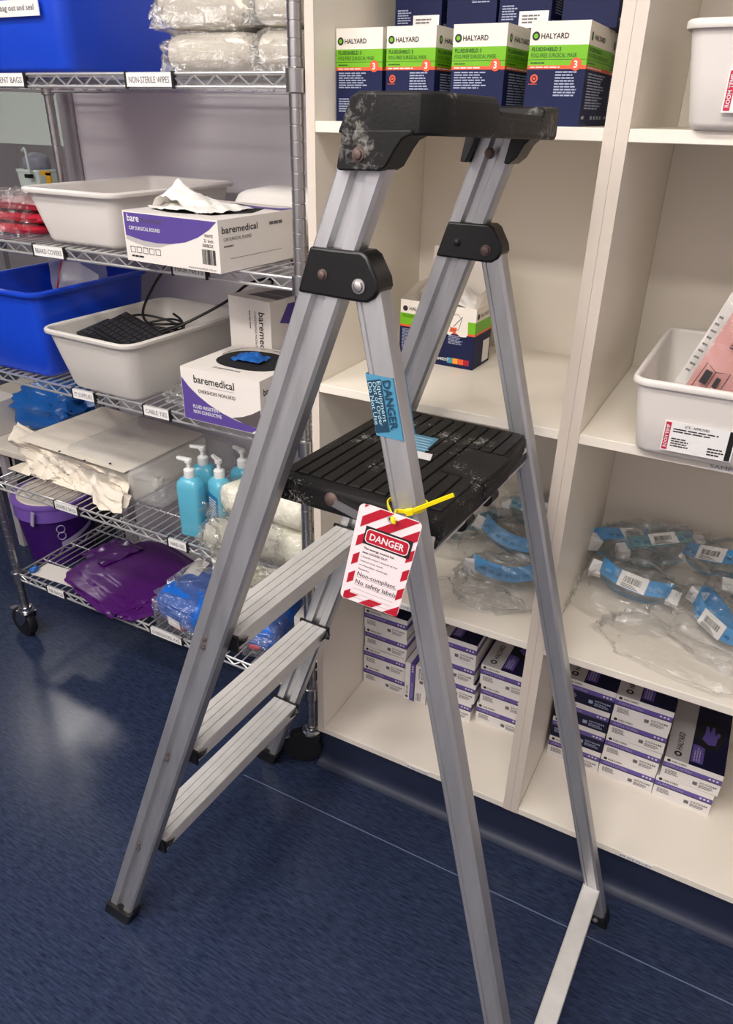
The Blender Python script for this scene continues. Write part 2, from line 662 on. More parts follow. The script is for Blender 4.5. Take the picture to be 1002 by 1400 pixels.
def shelf_unit(x, label):
    t = thing('open_shelf_unit', label, 'shelf unit', (x, 0, 0), group='white open shelf units')
    for xx in (-PT, W):
        sp_ = MB().box(xx, xx + PT - 0.0004, 0.001, DEP, ZB - ST, ZT).build('side_panel', 'laminate', t, smooth=0)
        MB().box(xx, xx + PT - 0.0004, 0, 0.001, ZB - ST, ZT).build('dimmed_edge', 'laminate_edge_dimmed', sp_, smooth=0)  # thin strip added to carry the darkened front-edge colour
    MB().box(0, W, DEP - 0.008, DEP, ZB - ST, ZT).build('back_panel', 'laminate', t, smooth=0)
    MB().box(0, W, 0.0005, DEP - 0.008, ZB - ST, ZB).build('bottom_panel', 'laminate', t, smooth=0, bevel=0.0008, seg=1)
    for z in (Z3, Z2, Z1, ZT - 0.001):
        MB().box(0, W, 0.0005, DEP - 0.008, z - ST, z).build('shelf', 'laminate', t, smooth=0, bevel=0.0008, seg=1)
    MB().box(0, W, 0.031, DEP - 0.02, 0, ZB - ST).build('plinth', 'cove_vinyl', t, smooth=0)
    return t


unit_l = shelf_unit(0, 'white open shelf unit beside the wire rack, with mask boxes on its upper shelf')
unit_r = shelf_unit(W + 2 * PT, 'white open shelf unit at the right edge, with two white tubs on its shelves')


def edge_label(t, x, z, w, s):
    c = MB().box(x, x + w, -0.0012, 0.0004, z - 0.0145, z - 0.003).build('shelf_label', 'label_white', t, smooth=0)
    text(s, (x + 0.003, -0.0012, z - 0.0115), 0.0055, 'ink_grey', c, width=w - 0.006)


p = hit(545, 835, 1, 0)
edge_label(unit_l, 0.150, Z3, 0.085, 'VET GLOVES')
edge_label(unit_l, hit(556, 1045, 1, 0).x, ZB, 0.06, 'S GLOVES')
edge_label(unit_r, hit(846, 1168, 1, 0).x - W - 2 * PT, ZB, 0.072, 'M GLOVES')
edge_label(unit_r, 0.37, Z3, 0.07, 'GOGGLES')
edge_label(unit_r, hit(968, 636, 1, 0).x - W - 2 * PT, Z2, 0.06, 'SAMPLES')

# ------------------------------------------------------------------ mask boxes
MW, MD, MH = 0.090, 0.183, 0.1395
BANDS = [(0, 0.555), (0.555, 0.59), (0.59, 0.78), (0.78, 1.0)]
BM = ['mask_navy', 'mask_orange', 'mask_green', 'mask_white']


def mask_box_mesh(w, d, h):
    b = MB()
    for k, (a0, a1) in enumerate(BANDS):
        z0, z1 = a0 * h, a1 * h
        v = [(x, y, z) for z in (z0, z1) for y in (0, d) for x in (0, w)]
        b.add(v, [(0, 1, 5, 4), (2, 6, 7, 3), (0, 4, 6, 2), (1, 3, 7, 5)], k)
    b.add([(0, 0, 0), (w, 0, 0), (w, d, 0), (0, d, 0)], [(3, 2, 1, 0)], 0)
    return b


def mask_print(t, w, h, at, face, side=False, variant=0):
    o = Vector(at)
    ex, ey = face
    P = lambda fx, fz: o + ex * (fx * w) + ey * (fz * h)
    s = 0.58 if side else 1.0
    disc(P(.10 * (1 if not side else 1), .865), .034 * h * 1.25, 'ink', t, face, 'logo')
    disc(P(.10, .865), .018 * h * 1.3, 'mask_green', t, face, 'logo', lift=0.0007)
    text('HALYARD', P(.19, .84), .05 * h, 'ink', t, face, width=(.47 if not side else .42) * w, bold=0.015)
    text('FLUIDSHIELD 3', P(.05, .725), .036 * h, 'mask_dark_green', t, face, width=.5 * w, bold=0.02)
    text('FOG-FREE SURGICAL MASK', P(.05, .665), .040 * h, 'mask_dark_green', t, face, width=.78 * w)
    quad(P(.0, .642), w, .004 * h, 'mask_dark_green', t, face, 'printed_line')
    fine_print(P(.05, .603), .3 * w, .022 * h, 1, 'mask_dark_green', t, face)
    fine_print(P(.05, .561), .62 * w, .024 * h, 1, 'mask_white', t, face)
    if not side:
        disc(P(.83, .60), .062 * h, 'mask_orange', t, face, 'printed_dot', lift=0.0007)
        text('3', P(.795, .567), .066 * h, 'mask_white', t, face, bold=0.03, lift=0.001)
        if variant == 0:
            disc(P(.14, .465), .042 * h, 'mask_orange', t, face, 'printed_ring', r0=.026 * h)
            disc(P(.14, .465), .014 * h, 'mask_orange', t, face, 'printed_dot')
            fine_print(P(.05, .405), .2 * w, .012 * h, 1, 'mask_orange', t, face)
            fine_print(P(.50, .29), .4 * w, .25 * h, 9, 'pale_ink', t, face)
        else:
            fine_print(P(.06, .36), .62 * w, .18 * h, 7, 'pale_ink', t, face)
            fine_print(P(.06, .10), .3 * w, .16 * h, 6, 'pale_ink', t, face)
            quad(P(.40, .02), .56 * w, .17 * h, 'label_white', t, face, 'white_label')
            fine_print(P(.46, .06), .4 * w, .1 * h, 3, 'ink_grey', t, face, lift=0.0008)
    else:
        fine_print(P(.12, .17), .72 * w, .36 * h, 13, 'pale_ink', t, face, words=3)
        text('#48207', P(.06, .075), .03 * h, 'white_ink', t, face, bold=0.02)
        for k in range(4):
            quad(P(.42 + .13 * k, .07), .08 * w, .035 * h, 'pale_ink', t, face, 'printed_symbol')


def mask_box(label, loc, rz=0, variant=0, detailed=True, group='surgical mask boxes on the upper shelf'):
    t = thing('mask_box', label, 'mask box', loc, (0, 0, rz), group)
    mask_box_mesh(MW, MD, MH).build('carton', BM, t, smooth=0)
    MB().box(0.0005, MW - .0005, 0.0005, MD - .0005, MH - 0.0015, MH).build('lid', 'mask_white', t, smooth=0)
    mask_print(t, MW, MH, (0, 0, 0), FRONT, False, variant)
    mask_print(t, MD, MH, (MW, 0, 0), RIGHT, True, variant)
    return t


protoA = mask_box('mask box with orange ring print, second from the left in the front row', (0.1015, 0.066, Z1), radians(-1), 0)
protoB = mask_box('mask box with no ring print, leftmost in the front row against the side panel', (0.002, 0.07, Z1), 0, 1)


def dup(src, loc, rz, label):
    c = copy_tree(src)
    c.location = loc
    c.rotation_euler = (0, 0, rz)
    c['label'] = label
    return c


dup(protoB, (0.2195, 0.068, Z1), 0, 'mask box with white corner label, third from the left in the front row')
dup(protoA, (0.3470, 0.066, Z1), radians(1.5), 'mask box with orange ring print, rightmost in the front row')
for k, x in enumerate((0.003, 0.10, 0.21, 0.338)):
    dup(protoA if k % 2 else protoB, (x, 0.262, Z1), 0, 'mask box standing hidden behind the front row of mask boxes')
ZU = Z1 + MH + 0.001
for k, (x, src, nm) in enumerate(((0.049, protoB, 'leftmost'), (0.150, protoA, 'second from the left'), (0.245, protoB, 'third from the left'), (0.354, protoA, 'rightmost'))):
    dup(src, (x, 0.20, ZU), 0, 'mask box in the upper layer cut by the picture top, %s' % nm)

# opened mask box on the middle shelf
t = thing('opened_mask_box', 'torn-open mask box with tissue sticking out, alone on the middle shelf', 'mask box', (0.058, 0.25, Z2), (0, 0, radians(-2)))
OW, OD, OH = 0.178, 0.092, 0.130
b = MB()
for k, (a0, a1) in enumerate(BANDS):
    z0, z1 = a0 * OH, a1 * OH
    v = [(x, y, z) for z in (z0, z1) for y in (0, OD) for x in (0, OW)]
    b.add(v, [(0, 1, 5, 4), (2, 6, 7, 3), (0, 4, 6, 2), (1, 3, 7, 5)], k)
b.add([(0, 0, 0), (OW, 0, 0), (OW, OD, 0), (0, OD, 0)], [(3, 2, 1, 0)], 0)
b.build('carton', BM, t, smooth=0)
MB().box(.001, OW - .001, .001, OD - .001, OH * .8, OH * .82).build('mask_stack', 'tissue', t, smooth=0)
# raised flaps of the torn lid
MB().add([(0, 0, OH), (0, OD, OH), (0.038, OD * .9, OH + .042), (.030, OD * .2, OH + .036)], [(0, 1, 2, 3)]).build('flap', 'mask_white', t, smooth=0)
MB().box(0.022, OW - .02, OD + .004, OD + .0055, OH - .02, OH + .105).build('flap', 'mask_white', t, rot=(radians(-3), 0, 0), smooth=0)
MB().add([(OW, 0, OH), (OW, OD, OH), (OW - .01, OD, OH + .03), (OW - .012, .02, OH + .02)], [(0, 1, 2, 3)]).build('flap', 'mask_white', t, smooth=0)
sheet_mb(lambda u, v: (.035 + u * .13, .02 + v * .06, OH * .85 + .05 * sin(pi * u) ** .6 * (0.5 + .5 * v)), 24, 14, 0.014, 30, 4).build('tissue', 'tissue', t, smooth=60)
disc((.012, 0, OH * .86), .006, 'ink', t, FRONT, 'logo')
text('HALYARD', (.022, 0, OH * .835), .0075, 'ink', t, width=.045, bold=.015)
text('FLUIDSHIELD 3', (.006, 0, OH * .715), .006, 'mask_dark_green', t, width=.05)
fine_print((.006, 0, OH * .18), .03, OH * .35, 14, 'pale_ink', t)
disc((.098, 0, OH * .585), .0085, 'mask_orange', t, lift=.0007)
text('3', (.0955, 0, OH * .55), .010, 'mask_white', t, bold=.03, lift=.001)
poly([(.108, .072), (.122, .068), (.130, .078), (.146, .068), (.158, .069), (.162, .074), (.160, .110), (.140, .116), (.118, .106)], (0, 0, 0), 'mask_white', t, lift=.0008)
b = MB()
b.tube([(.118, -.001, .090), (.122, -.001, .112), (.138, -.001, .114), (.146, -.001, .104), (.140, -.001, .082), (.126, -.001, .080), (.118, -.001, .090)], .0005, 4)
b.tube([(.128, -.001, .088), (.148, -.001, .110)], .0007, 4)
b.build('printed_drawing', 'ink', t, smooth=0)
poly([(.119, .076), (.134, .076), (.137, .086), (.122, .086)], (0, 0, 0), 'mask_orange', t, lift=.001)
fine_print((.118, 0, .050), .034, .020, 6, 'pale_ink', t)
quad((.070, 0, .012), .03, .010, 'mask_navy', t)
text('#48207', (.095, 0, .012), .006, 'white_ink', t, bold=.02)
for k, m in enumerate(('mask_teal', 'pack_orange', 'mask_orange', 'tag_red')):
    quad((.118 + .013 * k, 0, .008), .0125, .012, m, t)
disc((OW, .012, OH * .86), .006, 'ink', t, RIGHT, 'logo')
text('HALYARD', (OW, .022, OH * .835), .0075, 'ink', t, RIGHT, width=.045)
quad((OW, .05, .006), .036, .048, 'label_white', t, RIGHT, 'white_label')

# ------------------------------------------------------------------ glove boxes
GW, GD, GH = 0.1265, 0.232, 0.0640
GB = ['glove_white', 'glove_purple', 'ink', 'glove_grey', 'glove_navy']


def glove_box(label, loc, rot=(0, 0, 0), dark=False, group='glove boxes in stacks'):
    t = thing('glove_box', label, 'glove box', loc, rot, group)
    b = MB()
    w, d, h = GW, GD, GH
    bands = [(0, .52, 4 if dark else 0), (.52, .56, 2), (.56, .76, 1), (.76, 1, 0)]
    for a0, a1, m in bands:
        z0, z1 = a0 * h, a1 * h
        v = [(x, y, z) for z in (z0, z1) for y in (0, d) for x in (0, w)]
        b.add(v, [(0, 1, 5, 4), (2, 6, 7, 3), (0, 4, 6, 2), (1, 3, 7, 5)], m)
    b.add([(0, 0, 0), (w, 0, 0), (w, d, 0), (0, d, 0)], [(3, 2, 1, 0)], 0)
    b.add([(0, 0, h), (w * .40, 0, h), (w * .40, d, h), (0, d, h)], [(0, 1, 2, 3)], 3)
    b.add([(w * .40, 0, h), (w, 0, h), (w, d, h), (w * .40, d, h)], [(0, 1, 2, 3)], 4)
    b.build('carton', GB, t, smooth=0)
    o = Vector((0, 0, 0))
    disc((.010, 0, h * .88), .0042, 'ink', t, FRONT, 'logo')
    text('HALYARD', (.017, 0, h * .84), .0052, 'ink', t, width=.032, bold=.015)
    text('PURPLE NITRILE', (.008, 0, h * .61), .0062, 'bucket_print', t, width=.055)
    for k in range(3):
        disc((w * .80 + .008 * k, 0, h * .66), .0026, 'white_ink', t, FRONT)
    ik = 'pale_ink' if dark else 'ink_grey'
    fine_print((.008, 0, h * .22), .034, h * .24, 4, ik, t)
    quad((w * .55, 0, h * .16), .010, .010, ik, t, FRONT, 'printed_symbol')
    text('50706M', (w * .66, 0, h * .30), .0052, ik, t, width=.036, bold=.015)
    fine_print((w * .66, 0, h * .10), .036, h * .16, 3, ik, t)
    # top print: turned brand name, purple panel, glove oval
    disc((w * .20, .022, h), .0085, 'ink', t, TOP, 'logo', r0=.004)
    text('HALYARD', (w * .15 + .013, .036, h), .013, 'ink', t, read_up(TOP), width=.062, bold=.015)
    quad((w * .42, .012, h), .026, .060, 'glove_purple', t, TOP)
    fine_print((w * .42 + .020, .016, h), .05, .016, 3, 'bucket_print', t, read_up(TOP), lift=.0007)
    pts = [(w * .66 + .034 * cos(a) * (1 if abs(cos(a)) < .8 else .95), .118 + .052 * sin(a)) for a in [2 * pi * k / 20 for k in range(20)]]
    poly(pts, (0, 0, h), 'opening_dark', t, TOP, 'opening', lift=.0006)
    g = MB()
    for (cx, cy, l, a) in ((.0, -.016, .0, 0), ):
        pass
    pg = [(0, -.035), (.016, -.03), (.018, -.005), (.024, .012), (.018, .018), (.012, .004), (.010, .03), (.004, .034), (.001, .006), (-.004, .032), (-.010, .028), (-.010, .0), (-.015, -.02)]
    poly([(w * .66 + x, .118 + y) for x, y in pg], (0, 0, h), 'glove_purple', t, TOP, 'printed_glove', lift=.0010)
    return t


gp = glove_box('glove box at the bottom of the leftmost stack', (0.003, 0.213, ZB))
gd = glove_box('dark-fronted glove box second from bottom, stack behind the far ladder leg', (0.538, 0.202, ZB + GH), dark=True)


def gdup(src, loc, label, rz=0, rot=None):
    c = dup(src, loc, radians(rz), label)
    if rot:
        c.rotation_euler = rot
    return c


POS = ['bottom', 'second from the bottom', 'third from the bottom', 'topmost']
for k in range(1, 4):
    gdup(gp, (0.003 + random.uniform(0, .006), 0.213 + random.uniform(-.004, .004), ZB + GH * k), 'glove box in the leftmost stack, %s box' % POS[k], random.uniform(-.6, .6))
c = gdup(gp, (0.1975, 0.206, ZB + 0.0005), 'glove box standing on its long edge between two stacks in the left unit', rot=(0, radians(-90), 0))
for k in range(4):
    gdup(gp, (0.2 + (.006 if k == 1 else 0), 0.208 - (.004 if k > 1 else 0), ZB + GH * k), 'glove box behind the near ladder leg, middle stack, %s box' % POS[k], random.uniform(-.3, .3))
for k in range(3):
    gdup(gp, (0.337 + (.006 if k == 1 else 0), 0.222, ZB + GH * k), 'glove box in the three-box stack left of the centre panel, %s' % ('bottom box', 'middle box', 'top box')[k], random.uniform(-.3, .3))
gdup(gp, (0.538, 0.200, ZB), 'glove box at the bottom of the stack behind the far ladder leg, right unit')
for k in (2, 3):
    gdup(gd, (0.538 + .004 * (k - 2), 0.201, ZB + GH * k), 'dark-fronted glove box, %s, stack behind the far ladder leg' % POS[k])
for k in range(4):
    gdup(gp, (0.6665 + .001 * k, 0.199, ZB + GH * k), 'glove box in the tall stack beside the two-box stack, %s box' % POS[k], random.uniform(-.3, .3))
for k in range(2):
    gdup(gp, (0.795 + .006 * k, 0.198, ZB + GH * k), 'glove box in the two-box stack at the right, %s' % ('lower box', 'upper box with glove picture')[k], random.uniform(-.3, .3))


# ------------------------------------------------------------------ tubs
def tub(name, label, loc, wb_, db, wt, dt, h, m, rz=0, r=0.035, rim=0.012, th=0.003, cat='tub', group=None):
    """open storage tub; origin at the centre of its base"""
    t = thing(name, label, cat, loc, (0, 0, rz), group)
    R = lambda f, off, z, rr=None: rrect(wb_ + (wt - wb_) * f + off, db + (dt - db) * f + off, (r if rr is None else rr) + off / 2, z)
    body = [R(0, -.03, 0.0, r * .8), R(0, -.008, .002), R(0.03, 0, .010), R(.5, 0, h * .5), R(.97, 0, h - .006)]
    inner = [R(.97, -2 * th, h - .006), R(.5, -2 * th, h * .5), R(.05, -2 * th, .012), R(0, -.02, .005), R(0, -.04, .004, r * .8)]
    MB().loft(body + inner).build('body', m, t, smooth=50)
    rm = [R(.96, -2 * th, h - .008), R(1, -2 * th, h - .002), R(1, 0, h), R(1, rim, h), R(1, rim * 2, h - .003), R(1, rim * 2, h - .009), R(1, rim * 1.7, h - .011), R(1, rim * 1.5, h - .005), R(.97, .001, h - .006), R(.96, -2 * th, h - .008)]
    MB().loft(rm, cap0=False, cap1=False).build('rim', m, t, smooth=50)
    return t


# right unit tubs
tx = 0.62
t = tub('storage_tub', 'white storage tub with a red-barred label, on the middle shelf of the right unit', (0.800, 0.140, Z2), .355, .33, .385, .36, .128, 'tub_white', r=.022, rim=.006, group='white storage tubs')


def tub_label(t, x, y, z, w, h):
    c = MB().box(x, x + w, y - .0012, y, z, z + h).build('label', 'label_white', t, smooth=0)
    yy = y - .0012
    quad((x + .002, yy, z + .002), .008, h - .004, 'label_red', c)
    text('ROOM TEMP', (x + .0085, yy, z + .006), .005, 'white_ink', c, read_up(FRONT), width=h - .012, bold=.02, lift=.0008)
    text('SITE - APPROVED', (x + .030, yy, z + h - .008), .004, 'ink', c, width=.036, bold=.01)
    fine_print((x + .014, yy, z + h - .018), w - .035, .008, 2, 'ink', c)
    fine_print((x + .014, yy, z + .008), .028, .016, 4, 'ink', c)
    fine_print((x + w - .036, yy, z + .004), .024, .014, 3, 'ink', c)
    quad((x + w - .010, yy, z + .001), .008, h - .002, 'black', c)
    return c


tub_label(t, -.136, -.1745, .016, .105, .050)
t = tub('storage_tub', 'white storage tub holding a clear bag, on the upper shelf of the right unit', (0.782, 0.150, Z1), .352, .33, .388, .36, .128, 'tub_white', r=.022, rim=.006, group='white storage tubs')
tub_label(t, -.135, -.1745, .022, .105, .050)
MB().box(-.198, -.192, -.02, .02, .075, .120).build('clip', 'tub_white', t, smooth=0)
t = thing('clear_bag', 'clear plastic bag bulging out of the white tub on the upper shelf', 'plastic bag', (0.80, 0.15, Z1 + .095))
pillow_mb(.165, .15, .075, 5, .12, .7).build('film', 'film_hazy', t, smooth=60)
pillow_mb(.12, .11, .03, 6, .12, .7, 24, 14).build('contents', 'tissue', t, loc=(0, 0, .006), smooth=60)

# pouches in the middle-shelf tub
for k, (x, y, lean, rz, m, lab) in enumerate(((0.690, .135, 24, -8, 'pink_print', 'pouch with pink printed panel standing in the white tub'),
                                              (0.790, .09, 32, -22, None, 'clear pouch leaning over the pink one in the white tub'),
                                              (0.885, .12, 22, -10, None, 'clear pouch at the right end of the white tub'))):
    t = thing('pouch', lab, 'pouch', (x, y, Z2 + .012), (radians(-lean) * .6, radians(lean) * .75, radians(rz)), 'pouches in the white tub')
    w, h = .120, .27
    MB().grid(lambda u, v: ((u - .5) * w + .004 * fnoise((u, v, k), 3), -.010 * sin(pi * u) * sin(pi * v) + .006 * fnoise((u, v, k), 5), v * h), 20, 24).build('front_film', 'film_hazy' if m else 'film', t, smooth=60)
    MB().grid(lambda u, v: ((u - .5) * w, .010 * sin(pi * u) * sin(pi * v) + .004, v * h), 8, 10).build('back_film', 'tissue' if m else 'film_hazy', t, smooth=60)
    if m:
        f = (Vector((1, 0, 0)), Vector((0, 0, 1)))
        g = MB().grid(lambda u, v: ((u - .5) * w * .74 + .004, -.010 * sin(pi * (.13 + u * .74)) * sin(pi * (.06 + v * .72)) + .0025, .02 + v * h * .66), 12, 16).build('printed_panel', m, t, smooth=60)
        fine_print((-.045, -.016, .205), .08, .016, 2, 'ink_grey', t, f)
        fine_print((-.054, -.012, .07), .010, .11, 9, 'ink_grey', t, f, words=2, fill=.3)
        fine_print((-.012, -.017, .135), .045, .052, 12, 'ink', t, f)
        b = MB()
        b.tube([(-.03, -.018, .055), (-.028, -.018, .10), (-.008, -.018, .092), (.014, -.018, .10), (.014, -.018, .055), (-.008, -.018, .062)], .0007, 4, closed=True)
        b.tube([(-.008, -.018, .062), (-.008, -.018, .092)], .0006, 4)
        b.build('printed_drawing', 'ink', t, smooth=0)
        quad((-.024, -.0165, .066), .012, .024, 'ink', t, f, 'printed_symbol')
        quad((-.002, -.0165, .068), .008, .018, 'ink', t, f, 'printed_symbol')
        text('SPECIMEN', (-.03, -.0165, .04), .007, 'ink', t, f, width=.05)


# ------------------------------------------------------------------ bagged goggles
def goggles(label, loc, rot, blue='goggle_blue', bag=(.13, .10, .045), seed=0, film='film_light', label_card=True, group='bagged safety goggles', bag_off=(0, 0, 0), bare=False):
    t = thing('bagged_goggles', label, 'goggles', loc, (0, 0, rot[2]), group)
    piv = Matrix.Rotation(rot[1], 4, 'Y') @ Matrix.Rotation(rot[0], 4, 'X')
    n = 36

    def outline(sx, sz, y):
        ring = []
        for k in range(n):
            a = 2 * pi * k / n
            x = math.copysign(abs(cos(a)) ** .7, cos(a)) * .078 * sx
            z = math.copysign(abs(sin(a)) ** .75, sin(a)) * .036 * sz
            if z < 0:
                z += .016 * math.exp(-(x / .018) ** 2) * sz
            ring.append(Vector((x, y + 3.6 * x * x, z)))
        return ring
    f0, f1 = outline(1, 1, 0), outline(1.03, 1.08, .034)
    g0, g1 = outline(.95, .92, 0.001), outline(.98, 1.0, .034)
    fix = lambda b: [setattr(b, 'v', [tuple(piv @ Vector(p)) for p in b.v]), b][1]
    zmin = min((piv @ p).z for p in f0 + f1)
    up = Vector((0, 0, -zmin + .004))

    def mk(b, name, m, sm=50):
        fix(b)
        b.v = [tuple(Vector(p) + up) for p in b.v]
        return b.build(name, m, t, smooth=sm)
    b = MB().loft([g0, f0, f1, g1, g0], cap0=False, cap1=False)
    mk(b, 'frame', blue)
    b = MB()
    for k in range(7):
        x = (k - 3) * .019
        b.box(x - .006, x + .006, .010 + 3.6 * x * x, .017 + 3.6 * x * x, .0365 - abs(k - 3) * .0012, .0385 - abs(k - 3) * .0012)
    mk(b, 'vent', 'gel_label', 0)
    ln = outline(.95, .92, .002)
    b = MB().add(ln + [Vector((0, .002, 0))], [(i, (i + 1) % n, n) for i in range(n)])
    mk(b, 'lens', 'goggle_lens')
    for s in (-1, 1):
        b = MB().box(s * .085 - .013, s * .085 + .013, .014, .044, -.015, .015)
        mk(b, 'clip', 'label_white', 0)
    pts = [(s_ * .083 * 1.0, .04 + .045 * cos(s_ * pi / 2) ** .8, .012 * sin(3 * s_)) for s_ in [-1 + 2 * i / 14 for i in range(15)]]
    b = MB()
    for i in range(14):
        p0, p1 = Vector(pts[i]), Vector(pts[i + 1])
        b.add([p0 + Vector((0, 0, -.008)), p1 + Vector((0, 0, -.008)), p1 + Vector((0, 0, .008)), p0 + Vector((0, 0, .008))], [(0, 1, 2, 3)])
    mk(b, 'strap', 'goggle_strap')
    if label_card:
        b = MB().box(-.030, .030, .002, .038, .0392, .0399)
        lc = mk(b, 'label', 'label_white', 0)
        b = MB()
        for k in range(14):
            b.box(-.020 + .0028 * k, -.020 + .0028 * k + random.choice((.0008, .0014, .002)), .014, .028, .0399, .0403)
        for k in range(3):
            b.box(-.022, .015 - .006 * k, .004 + .003 * k, .0052 + .003 * k, .0399, .0403)
        bo = mk(b, 'barcode', 'ink', 0)
        bo.parent = lc
    pillow_mb(*bag, seed, .14, .85, 64, 30, 9, ridge=.06, dome=True).build('bag', film, t, loc=bag_off, smooth=30)
    return t


zg = Z3 + .001
goggles('bagged goggles lying nearest the shelf front, left unit beside the far ladder leg', (.390, .165, zg), (radians(58), 0, radians(18)), bag=(.125, .095, .036), seed=1, film='film', label_card=False)
goggles('bagged goggles in the middle of the pile in the left unit', (.350, .265, zg + .012), (radians(46), radians(8), radians(-10)), bag=(.125, .085, .045), seed=2, label_card=False)
goggles('bagged goggles with barcode label at the top of the pile in the left unit', (.385, .375, zg + .035), (radians(30), radians(-6), radians(-8)), 'goggle_teal', (.12, .08, .055), 3)
goggles('bagged teal goggles at the left edge of the pile, behind the platform', (.250, .320, zg), (radians(40), 0, radians(52)), 'goggle_teal', (.115, .08, .05), 4, label_card=False)
goggles('bagged goggles standing in the back left corner of the right unit', (.612, .385, zg + .01), (radians(18), radians(10), radians(44)), 'goggle_blue', (.10, .075, .058), 5)
goggles('bagged teal goggles with a barcode label, at the back centre of the right pile', (.690, .365, zg + .03), (radians(14), radians(-8), radians(28)), 'goggle_teal', (.11, .075, .058), 6)
goggles('bagged goggles lying at the front left of the right pile', (.645, .235, zg), (radians(44), radians(6), radians(-4)), 'goggle_blue', (.125, .095, .045), 7)
goggles('bagged goggles at the back right of the right pile, tipped on their side', (.795, .365, zg + .03), (radians(36), radians(-14), radians(-20)), 'goggle_blue', (.12, .085, .050), 8)
goggles('bagged goggles in front at the right, with a large barcode label on top', (.835, .215, zg), (radians(74), radians(6), radians(-40)), 'goggle_blue', (.14, .095, .036), 9)
goggles('bagged goggles half out of the picture, behind the front right pair', (.915, .33, zg), (radians(40), radians(4), radians(12)), 'goggle_teal', (.10, .085, .045), 10, label_card=False)
t = thing('clear_bag', 'empty clear plastic bag spread flat at the front of the right goggles shelf', 'plastic bag', (.765, .105, zg), (0, 0, radians(-14)))
pillow_mb(.165, .075, .018, 11, .2, .8, 72, 28, 9, ridge=.045, dome=True).build('film', 'film_light', t, smooth=26)
t = thing('clear_bag', 'empty flat end of a clear bag at the front of the left goggles shelf', 'plastic bag', (.325, .095, zg), (0, 0, radians(10)))
pillow_mb(.11, .05, .014, 12, .2, .8, 72, 28, 9, ridge=.045, dome=True).build('film', 'film_light', t, smooth=26)

# ------------------------------------------------------------------ wire rack
RXL, RXR, RYF, RYB = -1.136, -0.0375, 0.0, 0.432
SH = [1.615, 1.274, 0.935, 0.577, 0.250]
rack = thing('wire_rack', 'chrome wire shelving rack on casters, left of the white shelf unit', 'wire rack')
prof = [(.0127, .124)]
z = .135
while z < 1.90:
    prof += [(.0127, z), (.0115, z + .0004), (.0115, z + .0022), (.0127, z + .0026)]
    z += .0254
prof += [(.0127, 1.905), (.006, 1.91)]
for (x, y) in ((RXL, RYF), (RXR, RYF), (RXL, RYB), (RXR, RYB)):
    po = MB().lathe(prof, 14, (x, y, 0)).build('post', 'chrome_dull', rack, smooth=40)
    for z in SH:
        MB().lathe([(.0132, -.034), (.0172, -.032), (.0178, .003), (.0136, .006)], 16, (x, y, z)).build('collar', 'chrome_dull', po, smooth=40)
    # caster
    yaw = {(RXL, RYF): pi - .1, (RXR, RYF): pi + .45}.get((x, y), 2.0)
    ca = MB()
    ca.lathe([(.011, .135), (.011, .122), (.020, .121), (.020, .110), (.026, .108), (.026, .1032)], 14, (x, y, 0))
    co = ca.build('caster', 'chrome', rack, smooth=40)
    dx, dy = cos(yaw), sin(yaw)
    cx, cy, r = x + dx * .024, y + dy * .024, .052
    nx, ny = -dy, dx
    fk = MB()
    for s in (-1, 1):
        q = [(-.024, .100), (.026, .100), (.040, .062), (.034, .044), (.016, .044), (-.018, .078)]
        fk.prism([(x + dx * a_ + nx * s * .0185, y + dy * a_ + ny * s * .0185, b2) for a_, b2 in q], (nx * s * .0025, ny * s * .0025, 0))
    fk.prism([(x + dx * a_ + nx * c_, y + dy * a_ + ny * c_, .100) for a_, c_ in ((-.024, -.021), (.026, -.021), (.026, .021), (-.024, .021))], (0, 0, .003))
    fk.build('fork', 'caster_rubber' if x == RXR else 'chrome_dull', co, smooth=30)
    if (x, y) == (RXR, RYF):
        bd = hit(394, 1015, 2, .055)
        MB().lathe([(.008, 0), (.011, .002), (.011, .005), (.006, .007)], 14).build('brake_tab', 'label_white', co, loc=bd, rot=(radians(75), 0, radians(-30)), smooth=30)
        MB().tube([(cx, cy, .06), bd], .004, 6).build('brake_lever', 'caster_rubber', co, smooth=30)
    wh = MB()
    rings = []
    for (rr, ww) in ((.012, -.016), (.040, -.016), (.049, -.014), (r, -.009), (r, .009), (.049, .014), (.040, .016), (.012, .016)):
        rings.append([(cx + nx * ww + dx * rr * cos(2 * pi * k / 28), cy + ny * ww + dy * rr * cos(2 * pi * k / 28), r + rr * sin(2 * pi * k / 28)) for k in range(28)])
    wh.loft(rings)
    wh.build('wheel', 'caster_rubber', co, smooth=40)
    bk = MB()
    bk.prism([(x + dx * a_ + nx * c_, y + dy * a_ + ny * c_, .092 - .25 * max(0, a_ - .03)) for a_, c_ in ((.024, -.012), (.078, -.012), (.088, -.006), (.088, .006), (.078, .012), (.024, .012))], (0, 0, .006))
    bk.build('brake_pedal', 'chrome', co, smooth=30)

WN = 40


def zigzag(b, p0, p1, n, z0, z1, r):
    p0, p1 = Vector(p0), Vector(p1)
    pts = []
    for k in range(2 * n + 1):
        p = p0.lerp(p1, k / (2 * n))
        p.z = z0 if k % 2 else z1
        pts.append(p)
    b.tube(pts, r, 5)


